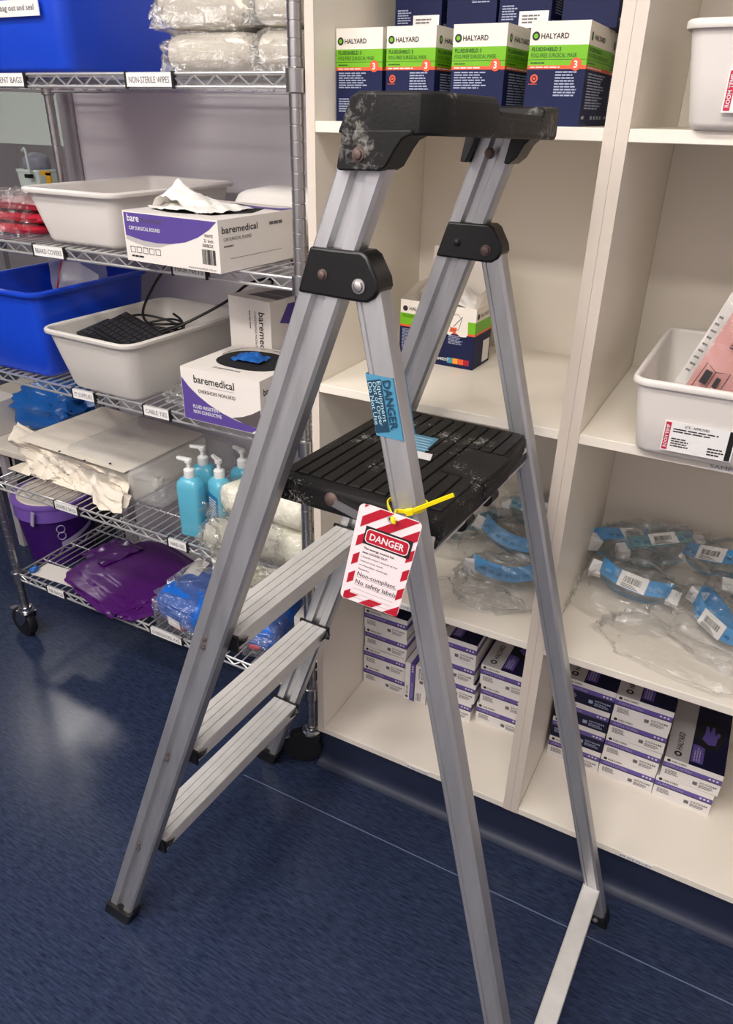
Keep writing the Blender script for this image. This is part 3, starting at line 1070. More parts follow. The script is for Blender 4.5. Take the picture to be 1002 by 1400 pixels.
for z in SH:
    sh = MB()
    for y in (RYF, RYB):
        for dz in (-.003, -.0245):
            sh.tube([(RXL, y, z + dz), (RXR, y, z + dz)], .0032, 6)
        zigzag(sh, (RXL + .02, y, z), (RXR - .02, y, z), 21, z - .0225, z - .005, .0021)
    for x in (RXL, RXR):
        for dz in (-.003, -.0245):
            sh.tube([(x, RYF, z + dz), (x, RYB, z + dz)], .0032, 6)
        zigzag(sh, (x, RYF + .02, z), (x, RYB - .02, z), 7, z - .0225, z - .005, .0021)
    so = sh.build('shelf_frame', 'chrome_wire', rack, smooth=60)
    wr = MB()
    for k in range(1, WN):
        x = RXL + (RXR - RXL) * k / WN
        wr.tube([(x, RYF, z - .0028), (x, RYB, z - .0028)], .0021, 5)
    for y in (.105, .22, .33):
        wr.tube([(RXL, y, z - .0075), (RXR, y, z - .0075)], .0028, 5)
    wo = wr.build('shelf_wires', 'chrome_wire', so, smooth=60)
    wo['kind'] = 'stuff'


def rack_label(k, px0, px1, py, s):
    z = SH[k]
    x0, x1 = hit(px0, py, 1, -.006).x, hit(px1, py, 1, -.006).x
    c = MB().box(x0, x1, -.0065, -.005, z - .0245, z - .001).build('shelf_label', 'label_white', rack, smooth=0)
    for x in (x0, x1):
        MB().box(x - .0025, x + .0015, -.0075, .003, z - .0275, z + .001).build('label_clip', 'black', c, smooth=0)
    text(s, (x0 + .008, -.0065, z - .018), .0105, 'ink_grey', c, width=(x1 - x0) - .016)


rack_label(0, -22, 33, 106, 'GARMENT BAGS')
rack_label(0, 172, 236, 107, 'NON-STERILE WIPES')
rack_label(1, 46, 87, 343, 'BEARD COVERS')
rack_label(1, 236, 282, 372, 'HAIR NETS')
rack_label(2, 100, 129, 542, 'IT SUPPLIES')
rack_label(2, 197, 232, 567, 'CABLE TIES')
rack_label(3, 76, 106, 697, 'DOUBLE BAGS')
rack_label(3, 231, 256, 750, 'HAND GEL')
rack_label(4, 66, 88, 812, 'TIE BAGS')
rack_label(4, 208, 249, 877, 'OVERSHOES XXL')

# --- top shelf
t = tub('storage_tub', 'blue storage tub on the top wire shelf, with a white printed label', (-.795, .195, SH[0] + .0015), .40, .34, .44, .38, .22, 'tub_blue', r=.03, group='blue storage tubs')
lb = hit(0, 6, 1, .015)
c = MB().box(-.13, .158, -.1895, -.1875, .096, .124).build('label', 'label_white', t, smooth=0)
text('fill the bag out and seal', (.005, -.1895, .106), .010, 'ink', c, width=.14)


def wrapped(name, label, loc, rot, size, m, cat, film='film_shiny', seed=0, group=None, bulge=1.03, crump=.04):
    """soft pack inside clear film"""
    t = thing(name, label, cat, loc, (0, 0, rot), group)
    sx, sy, sz = size
    pillow_mb(sx / 2, sy / 2, sz / 2, seed, .03, .28, 36, 20, 6).build('contents', m, t, smooth=50)
    pillow_mb(sx / 2 * bulge + .006, sy / 2 * 1.06 + .006, sz / 2 + .004, seed + 20, crump, .35, 64, 34, 9, ridge=.045, dome=True).build('film', film, t, smooth=28)
    return t


wrapped('wipes_pack', 'film-wrapped pack of cream wipes, lower one beside the blue tub', (-.27, .15, SH[0] + .001), 0, (.21, .20, .066), 'wipes', 'wipes', seed=31, group='packs of wipes')
wrapped('wipes_pack', 'film-wrapped pack of cream wipes, upper one beside the blue tub', (-.285, .155, SH[0] + .071), radians(3), (.22, .20, .075), 'wipes', 'wipes', seed=32, group='packs of wipes')
wrapped('wipes_pack', 'film-wrapped pack of cream wipes, lower one next to the chrome post', (-.105, .15, SH[0] + .001), 0, (.105, .20, .066), 'wipes', 'wipes', seed=33, group='packs of wipes')
wrapped('wipes_pack', 'film-wrapped pack of cream wipes, upper one next to the chrome post', (-.105, .15, SH[0] + .071), radians(-2), (.115, .20, .080), 'wipes', 'wipes', seed=34, group='packs of wipes')

# --- second shelf
tub('storage_tub', 'empty white storage tub on the second wire shelf, beside the cap box', (-.648, .215, SH[1] + .0015), .225, .37, .275, .42, .120, 'tub_white', r=.03, group='white tubs on the rack')
for k in range(3):
    t = thing('red_pack', 'red plastic pack at the left end of the second wire shelf, %s' % ('bottom one', 'middle one', 'top one')[k], 'plastic pack', (-.95 + .01 * k, .21 + .01 * k, SH[1] + .001 + .026 * k), (0, 0, radians(4 * k - 3)), 'red packs')
    pillow_mb(.125, .16, .0125, 40 + k, .06, .3, 40, 14, 14).build('contents', 'pack_red' if k < 2 else 'dark_red_bag', t, smooth=60)
t = thing('clear_bag', 'crinkled clear bag in front of the red packs on the second wire shelf', 'plastic bag', (-.955, .10, SH[1] + .001), (0, 0, radians(-6)))
pillow_mb(.11, .085, .046, 45, .16, .6, 64, 34, 9, ridge=.06, dome=True).build('film', 'film', t, smooth=26)

t = thing('cap_box', 'white and purple surgical cap box with white caps spilling from its top', 'cap box', (-.4395, -.040, SH[1] + .001), (0, 0, radians(-4)))
CW, CD, CH = .258, .27, .098
b = MB()
b.box(0, CW, 0, CD, 0, CH - .001)
b.build('carton', 'card_white', t, smooth=0)
top = MB()
op = [(.03, .05), (.10, .03), (.20, .05), (.235, .13), (.20, .22), (.10, .24), (.035, .20)]
poly(op, (0, 0, CH - .001), 'opening_dark', t, TOP, 'opening')
sw = [(.004, .094), (.256, .094), (.235, .078), (.205, .062), (.17, .050), (.13, .043), (.09, .041), (.05, .043), (.004, .050)]
poly(sw, (0, 0, 0), 'card_purple', t)
sv = [(.004, .050), (.05, .043), (.09, .041), (.13, .043), (.10, .034), (.06, .032), (.03, .036), (.004, .042)]
poly(sv, (0, 0, 0), 'card_silver', t)
text('bare', (.013, 0, .078), .0135, 'white_ink', t, width=.034, bold=.02, lift=.0008)
text('medical', (.049, 0, .078), .0105, 'card_grey', t, width=.061, lift=.0008)
text('CAP SURGICAL ROUND', (.016, 0, .062), .0068, 'white_ink', t, width=.088, bold=.02, lift=.0008)
text('WHITE', (.222, 0, .064), .0062, 'ink', t, width=.022, bold=.01)
text('21 Inch', (.220, 0, .055), .0062, 'ink', t, width=.024, bold=.01)
text('100/BOX', (.216, 0, .046), .0062, 'ink', t, width=.028, bold=.01)
barcode((.213, 0, .014), .036, .028, 'ink', t)
text('www.baremedical.com.au', (.174, 0, .003), .0045, 'ink_grey', t, width=.072)
for k in range(5):
    b = MB()
    x = .014 + .018 * k
    b.tube([(x, -.0008, .018), (x + .013, -.0008, .018), (x + .013, -.0008, .029), (x, -.0008, .029)], .0006, 4, closed=True)
    b.build('printed_symbol', 'ink', t, smooth=0)
fine_print((.015, 0, .007), .05, .007, 1, 'ink', t)
text('baremedical', (CW, .010, .072), .0125, 'ink', t, RIGHT, width=.105, bold=.01)
text('CAP SURGICAL ROUND', (CW, .013, .058), .0062, 'ink', t, RIGHT, width=.082)
fine_print((CW, .013, .045), .028, .006, 1, 'ink_grey', t, RIGHT)
fine_print((CW, .152, .072), .055, .012, 1, 'ink_grey', t, RIGHT)
quad((CW, .03, .024), .16, .0008, 'ink_grey', t, RIGHT, 'fold_line')
poly([(0, .0), (.12, 0), (.12, .05), (.09, .03), (.0, .02)], (CW - .125, .20, CH - .0008), 'card_purple', t, TOP)
MB().grid(lambda u, v: (.040 + .125 * u + .03 * v, .045 + .11 * v, CH - .003 + .058 * max(0, 1 - abs(u - .22) * (3.6 if u < .22 else 1.25)) * (1 - .55 * abs(2 * v - .7)) + .010 * fnoise((u, v, 0), 6)), 26, 16).build('cap', 'tissue', t, smooth=50)
sheet_mb(lambda u, v: (.035 + .17 * u, .04 + .13 * v, CH + .004 + .012 * sin(pi * u) * sin(pi * v)), 26, 18, .009, 40, 7).build('cap', 'tissue', t, smooth=70)
t = thing('folded_cap_pack', 'white rounded pack of caps standing behind the open cap box', 'cap pack', (-.285, .33, SH[1] + .001))
pillow_mb(.135, .055, .062, 50, .05, .5, 36, 20, 8).build('wrapper', 'tissue', t, smooth=60)
t = thing('dark_lid_carton', 'flat carton with purple flap at the right end behind the open cap box', 'carton', (-.145, .245, SH[1] + .001), (0, 0, radians(-3)))
MB().box(0, .09, 0, .15, 0, .075).build('carton', 'card_shade', t, smooth=0)
quad((0, 0, .075), .09, .05, 'card_purple', t, TOP)
text('CAPS', (.02, .015, .075), .016, 'white_ink', t, TOP, bold=.02, lift=.0008)

# --- third shelf
t = tub('storage_tub', 'large blue storage tub at the left end of the third wire shelf', (-.946, .185, SH[2] + .0015), .255, .34, .297, .39, .222, 'tub_blue', r=.03, group='blue storage tubs')
tb = thing('zip_bag', 'clear zip bag with a red seal standing in the large blue tub', 'zip bag', (-.915, .19, SH[2] + .10), (radians(-12), radians(14), radians(-12)))
MB().grid(lambda u, v: ((u - .5) * .17, .004 * fnoise((u, v, 1), 6) - .006 * sin(pi * u), v * .165), 14, 14).build('film', 'film_grey', tb, smooth=60)
MB().box(-.085, -.081, -.002, .002, 0, .165).build('zip_seal', 'pack_red', tb, smooth=0)
tb = thing('zip_bag', 'grey zip bag folded at the back of the large blue tub', 'zip bag', (-.95, .27, SH[2] + .08), (radians(-8), radians(-6), radians(8)))
MB().grid(lambda u, v: ((u - .5) * .2, .004 * fnoise((u, v, 1), 6) - .006 * sin(pi * u), v * .19), 14, 14).build('film', 'film_grey', tb, smooth=60)
quad((-.05, -.008, .11), .07, .05, 'label_white', tb, FRONT, 'paper_slip')

t = tub('storage_tub', 'translucent white tub with black keyboards and cables on the third wire shelf', (-.612, .172, SH[2] + .0015), .235, .35, .292, .41, .150, 'tub_clear', radians(-3), r=.035, rim=.009, group='white tubs on the rack')
for k, (x, y, z, rx, ry, rz, L, lab) in enumerate(((-.665, .100, .112, 10, 3, -10, .17, 'black phone keypad lying low in the white tub'),
                                                  (-.585, .085, .128, 16, 7, -16, .20, 'black phone keypad propped up on the tub rim'))):
    kb = thing('phone_keypad', lab, 'phone', (x, y, SH[2] + z), (radians(rx), radians(ry), radians(rz)), 'phones in the white tub')
    MB().box(-L / 2, L / 2, -.05, .05, 0, .014).build('body', 'phone_black', kb, smooth=0, bevel=.004)
    kk = MB()
    for i in range(10):
        for j in range(5):
            x0 = -L / 2 + .010 + i * (L - .02) / 10
            kk.box(x0, x0 + (L - .02) / 10 - .003, -.042 + j * .017, -.042 + j * .017 + .013, .013, .017)
    ko = kk.build('keys', 'key_black', kb, smooth=0)
    ko['kind'] = 'stuff'
b = MB()
cp = [(-.53, .10, .145), (-.50, .16, .16), (-.43, .23, .19), (-.37, .27, .205), (-.33, .29, .19), (-.32, .29, .14)]


def spline(pts, n=8):
    P = [Vector(p) for p in pts]
    out = []
    for i in range(len(P) - 1):
        p0, p1, p2, p3 = P[max(i - 1, 0)], P[i], P[i + 1], P[min(i + 2, len(P) - 1)]
        for k in range(n):
            u = k / n
            out.append(0.5 * ((2 * p1) + (p2 - p0) * u + (2 * p0 - 5 * p1 + 4 * p2 - p3) * u * u + (3 * p1 - p0 - 3 * p2 + p3) * u ** 3))
    return out + [P[-1]]


S2 = SH[2]
cb = MB().tube(spline([(-.545, .12, S2 + .13), (-.50, .17, S2 + .15), (-.42, .24, S2 + .20), (-.40, .32, S2 + .235), (-.375, .385, S2 + .235), (-.405, .395, S2 + .17), (-.41, .395, S2 + .02)]), .0035, 7)
tag(cb.build('cable', 'cable_black', smooth=60), 'black cable arching out of the white tub towards the box behind', 'cable')
cb = MB().tube(spline([(-.60, .36, S2 + .33), (-.66, .32, S2 + .26), (-.68, .26, S2 + .19), (-.655, .20, S2 + .15), (-.60, .17, S2 + .13)]), .0035, 7)
tag(cb.build('cable', 'cable_black', smooth=60), 'black cable hanging from the shelf above into the left of the white tub', 'cable')
cb = MB()
cb.tube(spline([(-.595 + (.07 + .006 * sin(k * 1.7)) * cos(k * .7), .185 + .055 * sin(k * .7), S2 + .125 + .012 * sin(k * .9) + .0006 * k) for k in range(30)], 4), .003, 6)
tag(cb.build('cable', 'cable_black', smooth=60), 'black cable coiled in loops inside the white tub', 'cable')
cb = MB().tube(spline([(-.46, .47, S2 + .37), (-.38, .46, S2 + .30), (-.32, .42, S2 + .25), (-.285, .38, S2 + .21)]), .0035, 7)
tag(cb.build('cable', 'cable_black', smooth=60), 'black cable curving down behind the cap shelf to the standing overshoe box', 'cable')


def overshoe_print(t, w, h):
    text('baremedical', (.034, 0, h - .034), .019, 'ink', t, width=.105, bold=.012)
    quad((.073, 0, h - .034), .066, .0004, 'card_purple', t)
    text('OVERSHOES NON-SKID', (.046, 0, h - .052), .0078, 'ink', t, width=.098, bold=.01)


t = thing('overshoe_box', 'open white and purple overshoe box at the front of the third wire shelf', 'overshoe box', (-.345, -.022, SH[2] + .001), (0, 0, radians(0)))
BW, BD, BH = .213, .20, .122
MB().box(0, BW, 0, BD, 0, BH - .001).build('carton', 'card_white', t, smooth=0)
cu = [(0.002, .103)] + [(0.002 + .20 * f, .103 - .098 * (1 - (1 - f) ** 2.0)) for f in [k / 10 for k in range(1, 11)]] + [(.205, .001), (.001, .001)]
poly([(.001, .001), (.001, .098), (.02, .078), (.045, .060), (.075, .044), (.11, .031), (.15, .021), (.205, .014), (.186, .001)], (0, 0, 0), 'card_purple', t, lift=.0003)
poly([(.135, .026), (.165, .034), (.19, .045), (.212, .058), (.212, .015), (.20, .0152), (.165, .019)], (0, 0, 0), 'card_grey', t)
text('baremedical', (.036, 0, .090), .017, 'ink', t, width=.110, bold=.012)
quad((.078, 0, .084), .066, .0006, 'card_purple', t)
text('OVERSHOES NON-SKID', (.046, 0, .068), .0078, 'ink', t, width=.102, bold=.01)
text('FLUID RESISTENT', (.028, 0, .030), .0080, 'white_ink', t, width=.076, bold=.02, lift=.0008)
text('NON CONDUCTIVE', (.028, 0, .018), .0080, 'white_ink', t, width=.078, bold=.02, lift=.0008)
text('ba', (BW, .012, .086), .015, 'ink', t, RIGHT, bold=.012)
fine_print((BW, .016, .06), .05, .012, 2, 'ink_grey', t, RIGHT)
oval = [(.118 + .088 * math.copysign(abs(cos(a)) ** .8, cos(a)), .115 + .068 * math.copysign(abs(sin(a)) ** .8, sin(a))) for a in [2 * pi * k / 24 for k in range(24)]]
poly(oval, (0, 0, BH - .001), 'opening_dark', t, TOP, 'opening', lift=.0006)
text('baremedical', (.14, .035, BH - .001), .010, 'ink', t, (Vector((-1, 0, 0)), Vector((0, -1, 0))), width=.07)
MB().grid(lambda u, v: (.075 + .075 * u, .085 + .05 * v, BH + .012 * sin(pi * u) * sin(pi * v) + .010 * fnoise((u, v, 3), 4) + .006), 14, 10).build('overshoe', 'bag_blue', t, smooth=60)
rw = MB()
rw.tube([Vector((.118 + .090 * math.copysign(abs(cos(a)) ** .8, cos(a)), .115 + .070 * math.copysign(abs(sin(a)) ** .8, sin(a)), BH + .0015 + .006 * max(0, sin(a)))) for a in [pi * k / 14 for k in range(15)]], .0018, 5)
rw.build('torn_edge', 'card_shade', t, smooth=60)

t = thing('overshoe_box', 'white and purple overshoe box standing on end behind the open one', 'overshoe box', (-.374, .20, SH[2] + .001), (0, 0, radians(-8)))
MB().box(0, .135, 0, .16, 0, .232).build('carton', 'card_white', t, smooth=0)
f2 = read_down(FRONT)
text('baremedical', (.098, 0, .205), .019, 'ink', t, f2, width=.12, bold=.012)
text('OVERSHOES NON-SKID', (.083, 0, .205), .007, 'ink', t, f2, width=.10)
fine_print((.066, 0, .205), .06, .006, 1, 'ink_grey', t, f2)
poly([(0, .03), (.16, .0), (.16, .115), (.10, .14), (.05, .12)], (.135, 0, .03), 'card_grey', t, RIGHT)
poly([(.03, .16), (.16, .13), (.16, .2), (.06, .2)], (.135, 0, .02), 'card_purple', t, RIGHT, lift=.0006)
poly([(.035, .03), (.130, .03), (.125, .15), (.06, .155)], (0, 0, .232), 'card_grey', t, TOP)
text('baremedical', (.040, .06, .232), .012, 'card_silver', t, TOP, width=.08, lift=.0008)
t = thing('clear_bag', 'small crumpled clear bag between the white tub and the open overshoe box', 'plastic bag', (-.40, .06, SH[2] + .001))
pillow_mb(.045, .05, .022, 61, .2, .7, 30, 16, 14, ridge=.1).build('film', 'film', t, smooth=70)

# --- fourth shelf
t = thing('paper_wrapped_pack', 'large flat pack in crumpled cream paper and clear film on the fourth wire shelf', 'paper pack', (-1.105, .075, SH[3] + .001), (0, 0, radians(-2)))
PW, PD, PH = .445, .345, .100
MB().box(.01, PW - .01, .03, PD, .002, PH - .006).build('contents', 'cream', t, smooth=0, bevel=.01)
sheet_mb(lambda u, v: ((.0 - .05 * max(0, v - .6)) + (PW + .0) * u, -.002 + .035 * max(0, v - .7) * 3 * 0 + .02 * sin(pi * v), .001 + PH * 1.02 * v), 90, 40, .026, 10, 71, ridge=.012).build('paper_front', 'paper', t, smooth=45)
sheet_mb(lambda u, v: (-.012 + PW * 1.0 * u, .012 + .33 * v, PH + .002), 50, 30, .004, 12, 72).build('paper_top', 'paper', t, smooth=60)
# loose paper corner at the left and the tongue hanging at the right front
MB().grid(lambda u, v: (-.075 + .12 * u, .02 + .05 * v + .03 * u, PH * .62 + .045 * (1 - u) * (.4 + v) + .012 * fnoise((u, v, 2), 5)), 14, 10).build('paper_flap', 'paper', t, smooth=60)
MB().grid(lambda u, v: (PW - .12 + .11 * u + .02 * v, -.035 - .012 * sin(pi * u) + .012 * fnoise((u, v, 5), 4) + .03 * (1 - v), .004 + .088 * (1 - v) * (1 - .5 * u)), 16, 14).build('paper_flap', 'paper', t, smooth=60)
MB().grid(lambda u, v: (-.055 + .10 * u, -.01 + .05 * v, .003 + .03 * v * u), 10, 8).build('paper_flap', 'paper', t, smooth=60)
pillow_mb(.205, .172, .056, 73, .03, .16, 60, 30, 8, ridge=.012).build('film', 'film_hazy', t, loc=(.345, .19, 0), smooth=30)
for (x, y) in ((.175, .002), (.285, -.004), (.36, .02)):
    MB().lathe([(.0035, 0), (.0035, .002)], 8, (x, y + .012, PH + .004)).build('hole_mark', 'black', t, smooth=0)

GELS = [(-.417, .050, 8, 'nearest bottle of hand gel, standing in front on the fourth wire shelf'),
        (-.437, .128, 20, 'hand gel bottle directly behind the nearest one'),
        (-.350, .085, -25, 'hand gel bottle with printed label, second from the left in front'),
        (-.338, .165, -10, 'hand gel bottle behind the labelled one'),
        (-.300, .245, 15, 'hand gel bottle at the very back of the gel bottles'),
        (-.262, .180, 5, 'hand gel bottle partly hidden by the near ladder rail')]
proto = None
for k, (x, y, rz, lab) in enumerate(GELS):
    if proto is None:
        t = thing('gel_bottle', lab, 'bottle', (x, y, SH[3] + .001), (0, 0, radians(rz)), 'blue hand gel bottles')
        R2 = lambda s, z, r: rrect(.064 * s, .048 * s, r, z, k=4)
        MB().loft([R2(.92, 0, .010), R2(1, .004, .012), R2(1, .135, .012), R2(.96, .148, .013), R2(.75, .158, .014), R2(.45, .163, .010)]).build('bottle', 'gel_blue', t, smooth=45)
        MB().lathe([(.013, .160), (.014, .164), (.014, .182), (.010, .185), (.005, .186), (.005, .200), (.009, .202), (.009, .210), (.003, .212)], 16).build('pump', 'pump_white', t, smooth=40)
        MB().prism([(.008, -.007, .204), (.008, .007, .204), (-.030, .005, .206), (-.034, .0, .204), (-.030, -.005, .206)], (0, 0, .008)).build('nozzle', 'pump_white', t, smooth=30, bevel=.002)
        proto = t
    else:
        dup(proto, (x, y, SH[3] + .001), radians(rz), lab)


t = [o_ for o_ in col.objects if o_.get('label') == GELS[2][3]][0]
lb = MB().box(-.022, .026, -.0252, -.0242, .02, .12).build('label', 'gel_label', t, smooth=0)
fine_print((-.018, -.0252, .04), .04, .07, 9, 'white_ink', lb)
disc((-.012, -.0252, .032), .006, 'mask_navy', lb)


def net_roll(label, loc, rot, L=.12, r=.042):
    t = thing('net_roll', label, 'net roll', loc, (0, 0, rot), 'cream net rolls')
    b = MB()
    rings = []
    for (f, s) in ((0, .35), (.0, .75), (.06, .96), (.2, 1.0), (.5, 1.02), (.8, 1.0), (.94, .96), (1, .75), (1, .35)):
        rings.append([((f - .5) * L, r * s * cos(2 * pi * k / 24) * (1 + .04 * sin(5 * k + f * 9)), r + r * s * sin(2 * pi * k / 24)) for k in range(24)])
    b.loft(rings).build('roll', 'net_cream', t, smooth=50)
    pillow_mb(L / 2 + .012, r + .005, r + .004, int(abs(loc[0]) * 1000), .07, .6, 60, 32, 9, dome=False).build('film', 'film_light', t, smooth=60)
    return t


net_roll('small cream net roll in film beside the gel bottles', (-.285, .10, SH[3] + .085), radians(70), .11, .040)
net_roll('cream net roll at the shelf front, just left of the ladder rail', (-.275, .02, SH[3] + .001), radians(12), .12, .042)
net_roll('cream net roll between the ladder rail and the chrome post, bottom of the pile', (-.135, .05, SH[3] + .001), radians(8), .15, .046)
net_roll('cream net roll on top of the pile next to the chrome post', (-.14, .075, SH[3] + .094), radians(-6), .15, .044)
net_roll('cream net roll at the back of the pile next to the chrome post', (-.125, .17, SH[3] + .001), radians(4), .14, .046)
net_roll('cream net roll at the back top of the pile, under the platform edge', (-.13, .175, SH[3] + .094), radians(10), .14, .042)
t = thing('clear_bag', 'large clear bag of net rolls drooping over the front edge of the fourth shelf', 'plastic bag', (-.205, .005, SH[3] - .055))
sheet_mb(lambda u, v: (-.12 + .235 * u, -.018 - .05 * sin(pi * min(1, v * 1.1)) * (.6 + .4 * sin(pi * u)), .0 + .20 * v), 70, 54, .022, 16, 81, ridge=.03).build('film', 'film_shiny', t, smooth=22)
sheet_mb(lambda u, v: (-.10 + .20 * u, -.030 - .012 * sin(pi * u), .004 + .085 * v * (1 - .1 * u)), 30, 16, .02, 30, 82, ridge=.01).build('net_fold', 'net_cream', t, smooth=60)

# --- bottom shelf
t = thing('purple_bag', 'folded glossy purple plastic bag on the bottom wire shelf', 'plastic bag', (-.785, .165, SH[4] + .001), (0, 0, radians(-14)))
pillow_mb(.19, .165, .013, 91, .14, .45, 80, 34, 8, ridge=.03, dome=True).build('bag', 'bag_purple', t, smooth=35)
MB().grid(lambda u, v: (-.25 + .16 * u, -.06 + .15 * v, .006 + .024 * u + .012 * fnoise((u, v, 7), 4)), 16, 14).build('fold', 'bag_purple', t, smooth=60)
MB().grid(lambda u, v: (-.03 + .17 * u, -.175 + .05 * v, .004 + .02 * v + .008 * fnoise((u, v, 9), 5)), 16, 8).build('fold', 'bag_purple', t, smooth=60)
t = wrapped('blue_pack', 'bright blue pack with orange and red print in crinkled film on the bottom shelf', (-.475, .12, SH[4] + .001), radians(-8), (.185, .22, .115), 'pack_blue', 'plastic pack', seed=95, crump=.10)
pillow_mb(.018, .010, .012, 96, .1, .8, 16, 10).build('printed_spot', 'pack_orange', t, loc=(-.084, -.086, .035), smooth=60)
pillow_mb(.022, .010, .010, 97, .1, .8, 16, 10).build('printed_spot', 'pack_red', t, loc=(.0, -.100, .004), smooth=60)
MB().grid(lambda u, v: (-.03 + .05 * u - .06 * v, -.112 + .18 * v * v, .012 + .11 * v ** .6 + .004), 10, 14).build('printed_band', 'tissue', t, smooth=60)
t = wrapped('blue_pack', 'smaller blue pack with red print behind the ladder steps on the bottom shelf', (-.240, .14, SH[4] + .001), radians(10), (.10, .20, .10), 'pack_blue', 'plastic pack', seed=98, crump=.10)
pillow_mb(.020, .010, .010, 99, .1, .8, 16, 10).build('printed_spot', 'pack_red', t, loc=(-.02, -.092, .012), smooth=60)
t = thing('white_carton', 'white carton with an orange stripe behind the ladder steps on the bottom shelf', 'carton', (-.150, .10, SH[4] + .001), (0, 0, radians(8)))
MB().box(0, .075, 0, .24, 0, .12).build('carton', 'card_white', t, smooth=0)
poly([(.0, .0), (.06, .0), (.24, .085), (.24, .11)], (.075, 0, .0), 'pack_orange', t, RIGHT)
poly([(.01, .0), (.05, .0), (.075, .06), (.04, .06)], (0, 0, .03), 'pack_orange', t, FRONT)
t = thing('paper_slip', 'white paper slip at the left end of the bottom wire shelf', 'paper', (-1.0, .055, SH[4] + .001), (0, 0, radians(4)))
MB().box(-.09, .09, -.035, .035, 0, .002).build('sheet', 'card_shade', t, smooth=0)
pillow_mb(.012, .016, .008, 3, .1, .8, 14, 8).build('blue_seal', 'bag_blue', t, loc=(-.09, -.02, .002), smooth=60)

# ------------------------------------------------------------------ left of the rack
t = thing('purple_bucket', 'dark purple bucket with lilac lid band on the floor beyond the wire rack', 'bucket', (-1.475, .44, 0))
MB().lathe([(.115, 0), (.120, .004), (.140, .205), (.140, .21)], 36).build('pail', 'bucket_purple', t, smooth=40)
MB().lathe([(.1405, .198), (.146, .200), (.146, .215), (.144, .252), (.150, .254), (.150, .262), (.13, .264)], 36).build('lid', 'bucket_lid', t, smooth=40)
MB().lathe([(.128, .264), (.126, .270), (.02, .271)], 30).build('lid_cover', 'cream', t, smooth=40)


def on_pail(a, z, r=.1385):
    rr = .12 + (.14 - .12) * (z / .205) + .0012
    return Vector((rr * cos(a), rr * sin(a), z))


for dz in (0, .030):
    b = MB().tube([on_pail(-.62 + .105 * cos(k * pi / 10), .135 + dz + .0165 * sin(k * pi / 10)) for k in range(20)], .002, 5, closed=True)
    b.build('printed_ring', 'bucket_print', t, smooth=0)
b = MB()
for k in range(12):
    a0, a1 = -.66 + .085 * k, -.66 + .085 * (k + 1)
    b.add([on_pail(a0, .088 + .004 * k), on_pail(a1, .088 + .004 * (k + 1)), on_pail(a1, .108 + .004 * (k + 1)), on_pail(a0, .108 + .004 * k)], [(0, 1, 2, 3)])
b.build('printed_label', 'bucket_print', t, smooth=60)
MB().box(-.015, .0, -.150, -.145, .20, .262).build('lid_tab', 'bucket_print', t, rot=(0, radians(16), 0), smooth=0)

t = thing('side_bench', 'pale low bench left of the wire rack, at the picture edge', 'bench', (-1.75, .55, 0))
MB().box(-.45, .42, -.20, .40, .42, .445).build('top', 'cream', t, smooth=0, bevel=.003)
for sx in (-.42, .09):
    for sy in (-.17, .35):
        MB().box(sx, sx + .03, sy, sy + .03, 0, .42).build('leg', 'corner_guard', t, smooth=0)
MB().box(-.42, .12, -.15, -.13, .33, .42).build('apron', 'card_shade', t, smooth=0)
t = thing('blue_bag', 'shiny blue plastic bag on the bench beyond the paper pack', 'plastic bag', (-1.55, .62, .446))
pillow_mb(.17, .13, .085, 101, .16, .7, 44, 24, 10, ridge=.06).build('bag', 'bag_blue', t, smooth=60)
t = thing('white_carton', 'plain white carton standing on the bench at the left picture edge', 'carton', (-1.86, .42, .446))
MB().box(0, .17, 0, .12, 0, .13).build('carton', 'card_shade', t, smooth=0, bevel=.002)
quad((.02, 0, .02), .10, .05, 'label_white', t, FRONT, 'label')

# organiser seen past the end of the wall
YB = 1.05
o0 = hit(0, 330, 1, YB)
o1 = hit(75, 330, 1, YB)
t = thing('wall_shelf', 'white shelf board beyond the end of the wall, with bins on it', 'shelf', (-2.15, YB + .05, 0))
zs = hit(30, 300, 1, YB).z
MB().box(-.5, .55, -.15, .25, zs - .02, zs).build('board', 'cream', t, smooth=0)
for sx in (-.48, .51):
    MB().box(sx, sx + .03, .18, .21, 0, zs - .02).build('leg', 'corner_guard', t, smooth=0)
    MB().box(sx, sx + .03, -.12, -.09, 0, zs - .02).build('leg', 'corner_guard', t, smooth=0)
g0, g1 = hit(-30, 194, 1, YB + .2), hit(110, 130, 1, YB + .2)
t = thing('glass_screen', 'pale green glass screen beyond the end of the wall', 'glass screen', (0, 0, 0))
MB().box(g0.x - .3, g1.x, YB + .2, YB + .21, g0.z, g1.z + .5).build('pane', 'pale_green', t, smooth=0)
for x in (g0.x - .28, g1.x - .03):
    MB().box(x, x + .025, YB + .2, YB + .225, zs, g0.z + .01).build('post', 'corner_guard', t, smooth=0)
a0, a1 = hit(8, 268, 1, YB), hit(70, 234, 1, YB)
t = tub('plastic_bin', 'pale green plastic bin on the shelf beyond the wall end', ((a0.x + a1.x) / 2, YB + .06, zs), .10, .10, .125, .12, a1.z - zs, 'pale_green', r=.015, rim=.003, cat='bin')
binr = t
t = thing('grey_bag', 'grey bag bulging from the pale green bin', 'plastic bag', ((a0.x + a1.x) / 2, YB + .06, a1.z - .02))
pillow_mb(.055, .05, .04, 111, .1, .8, 24, 14).build('bag', 'bag_grey', t, smooth=60)
h0, h1 = hit(30, 206, 1, YB - .02), hit(40, 238, 1, YB - .02)
bn_ = t0 = None
t = binr
bo = Vector(binr.location)
MB().tube([p_ - bo for p_ in spline([(h0.x, YB - .02, h0.z), (h1.x, YB - .02, h0.z + .004), (h1.x + .004, YB - .02, h1.z), (h0.x + .012, YB - .02, h1.z)], 6)], .005, 6).build('handle', 'pale_green', t, smooth=60)
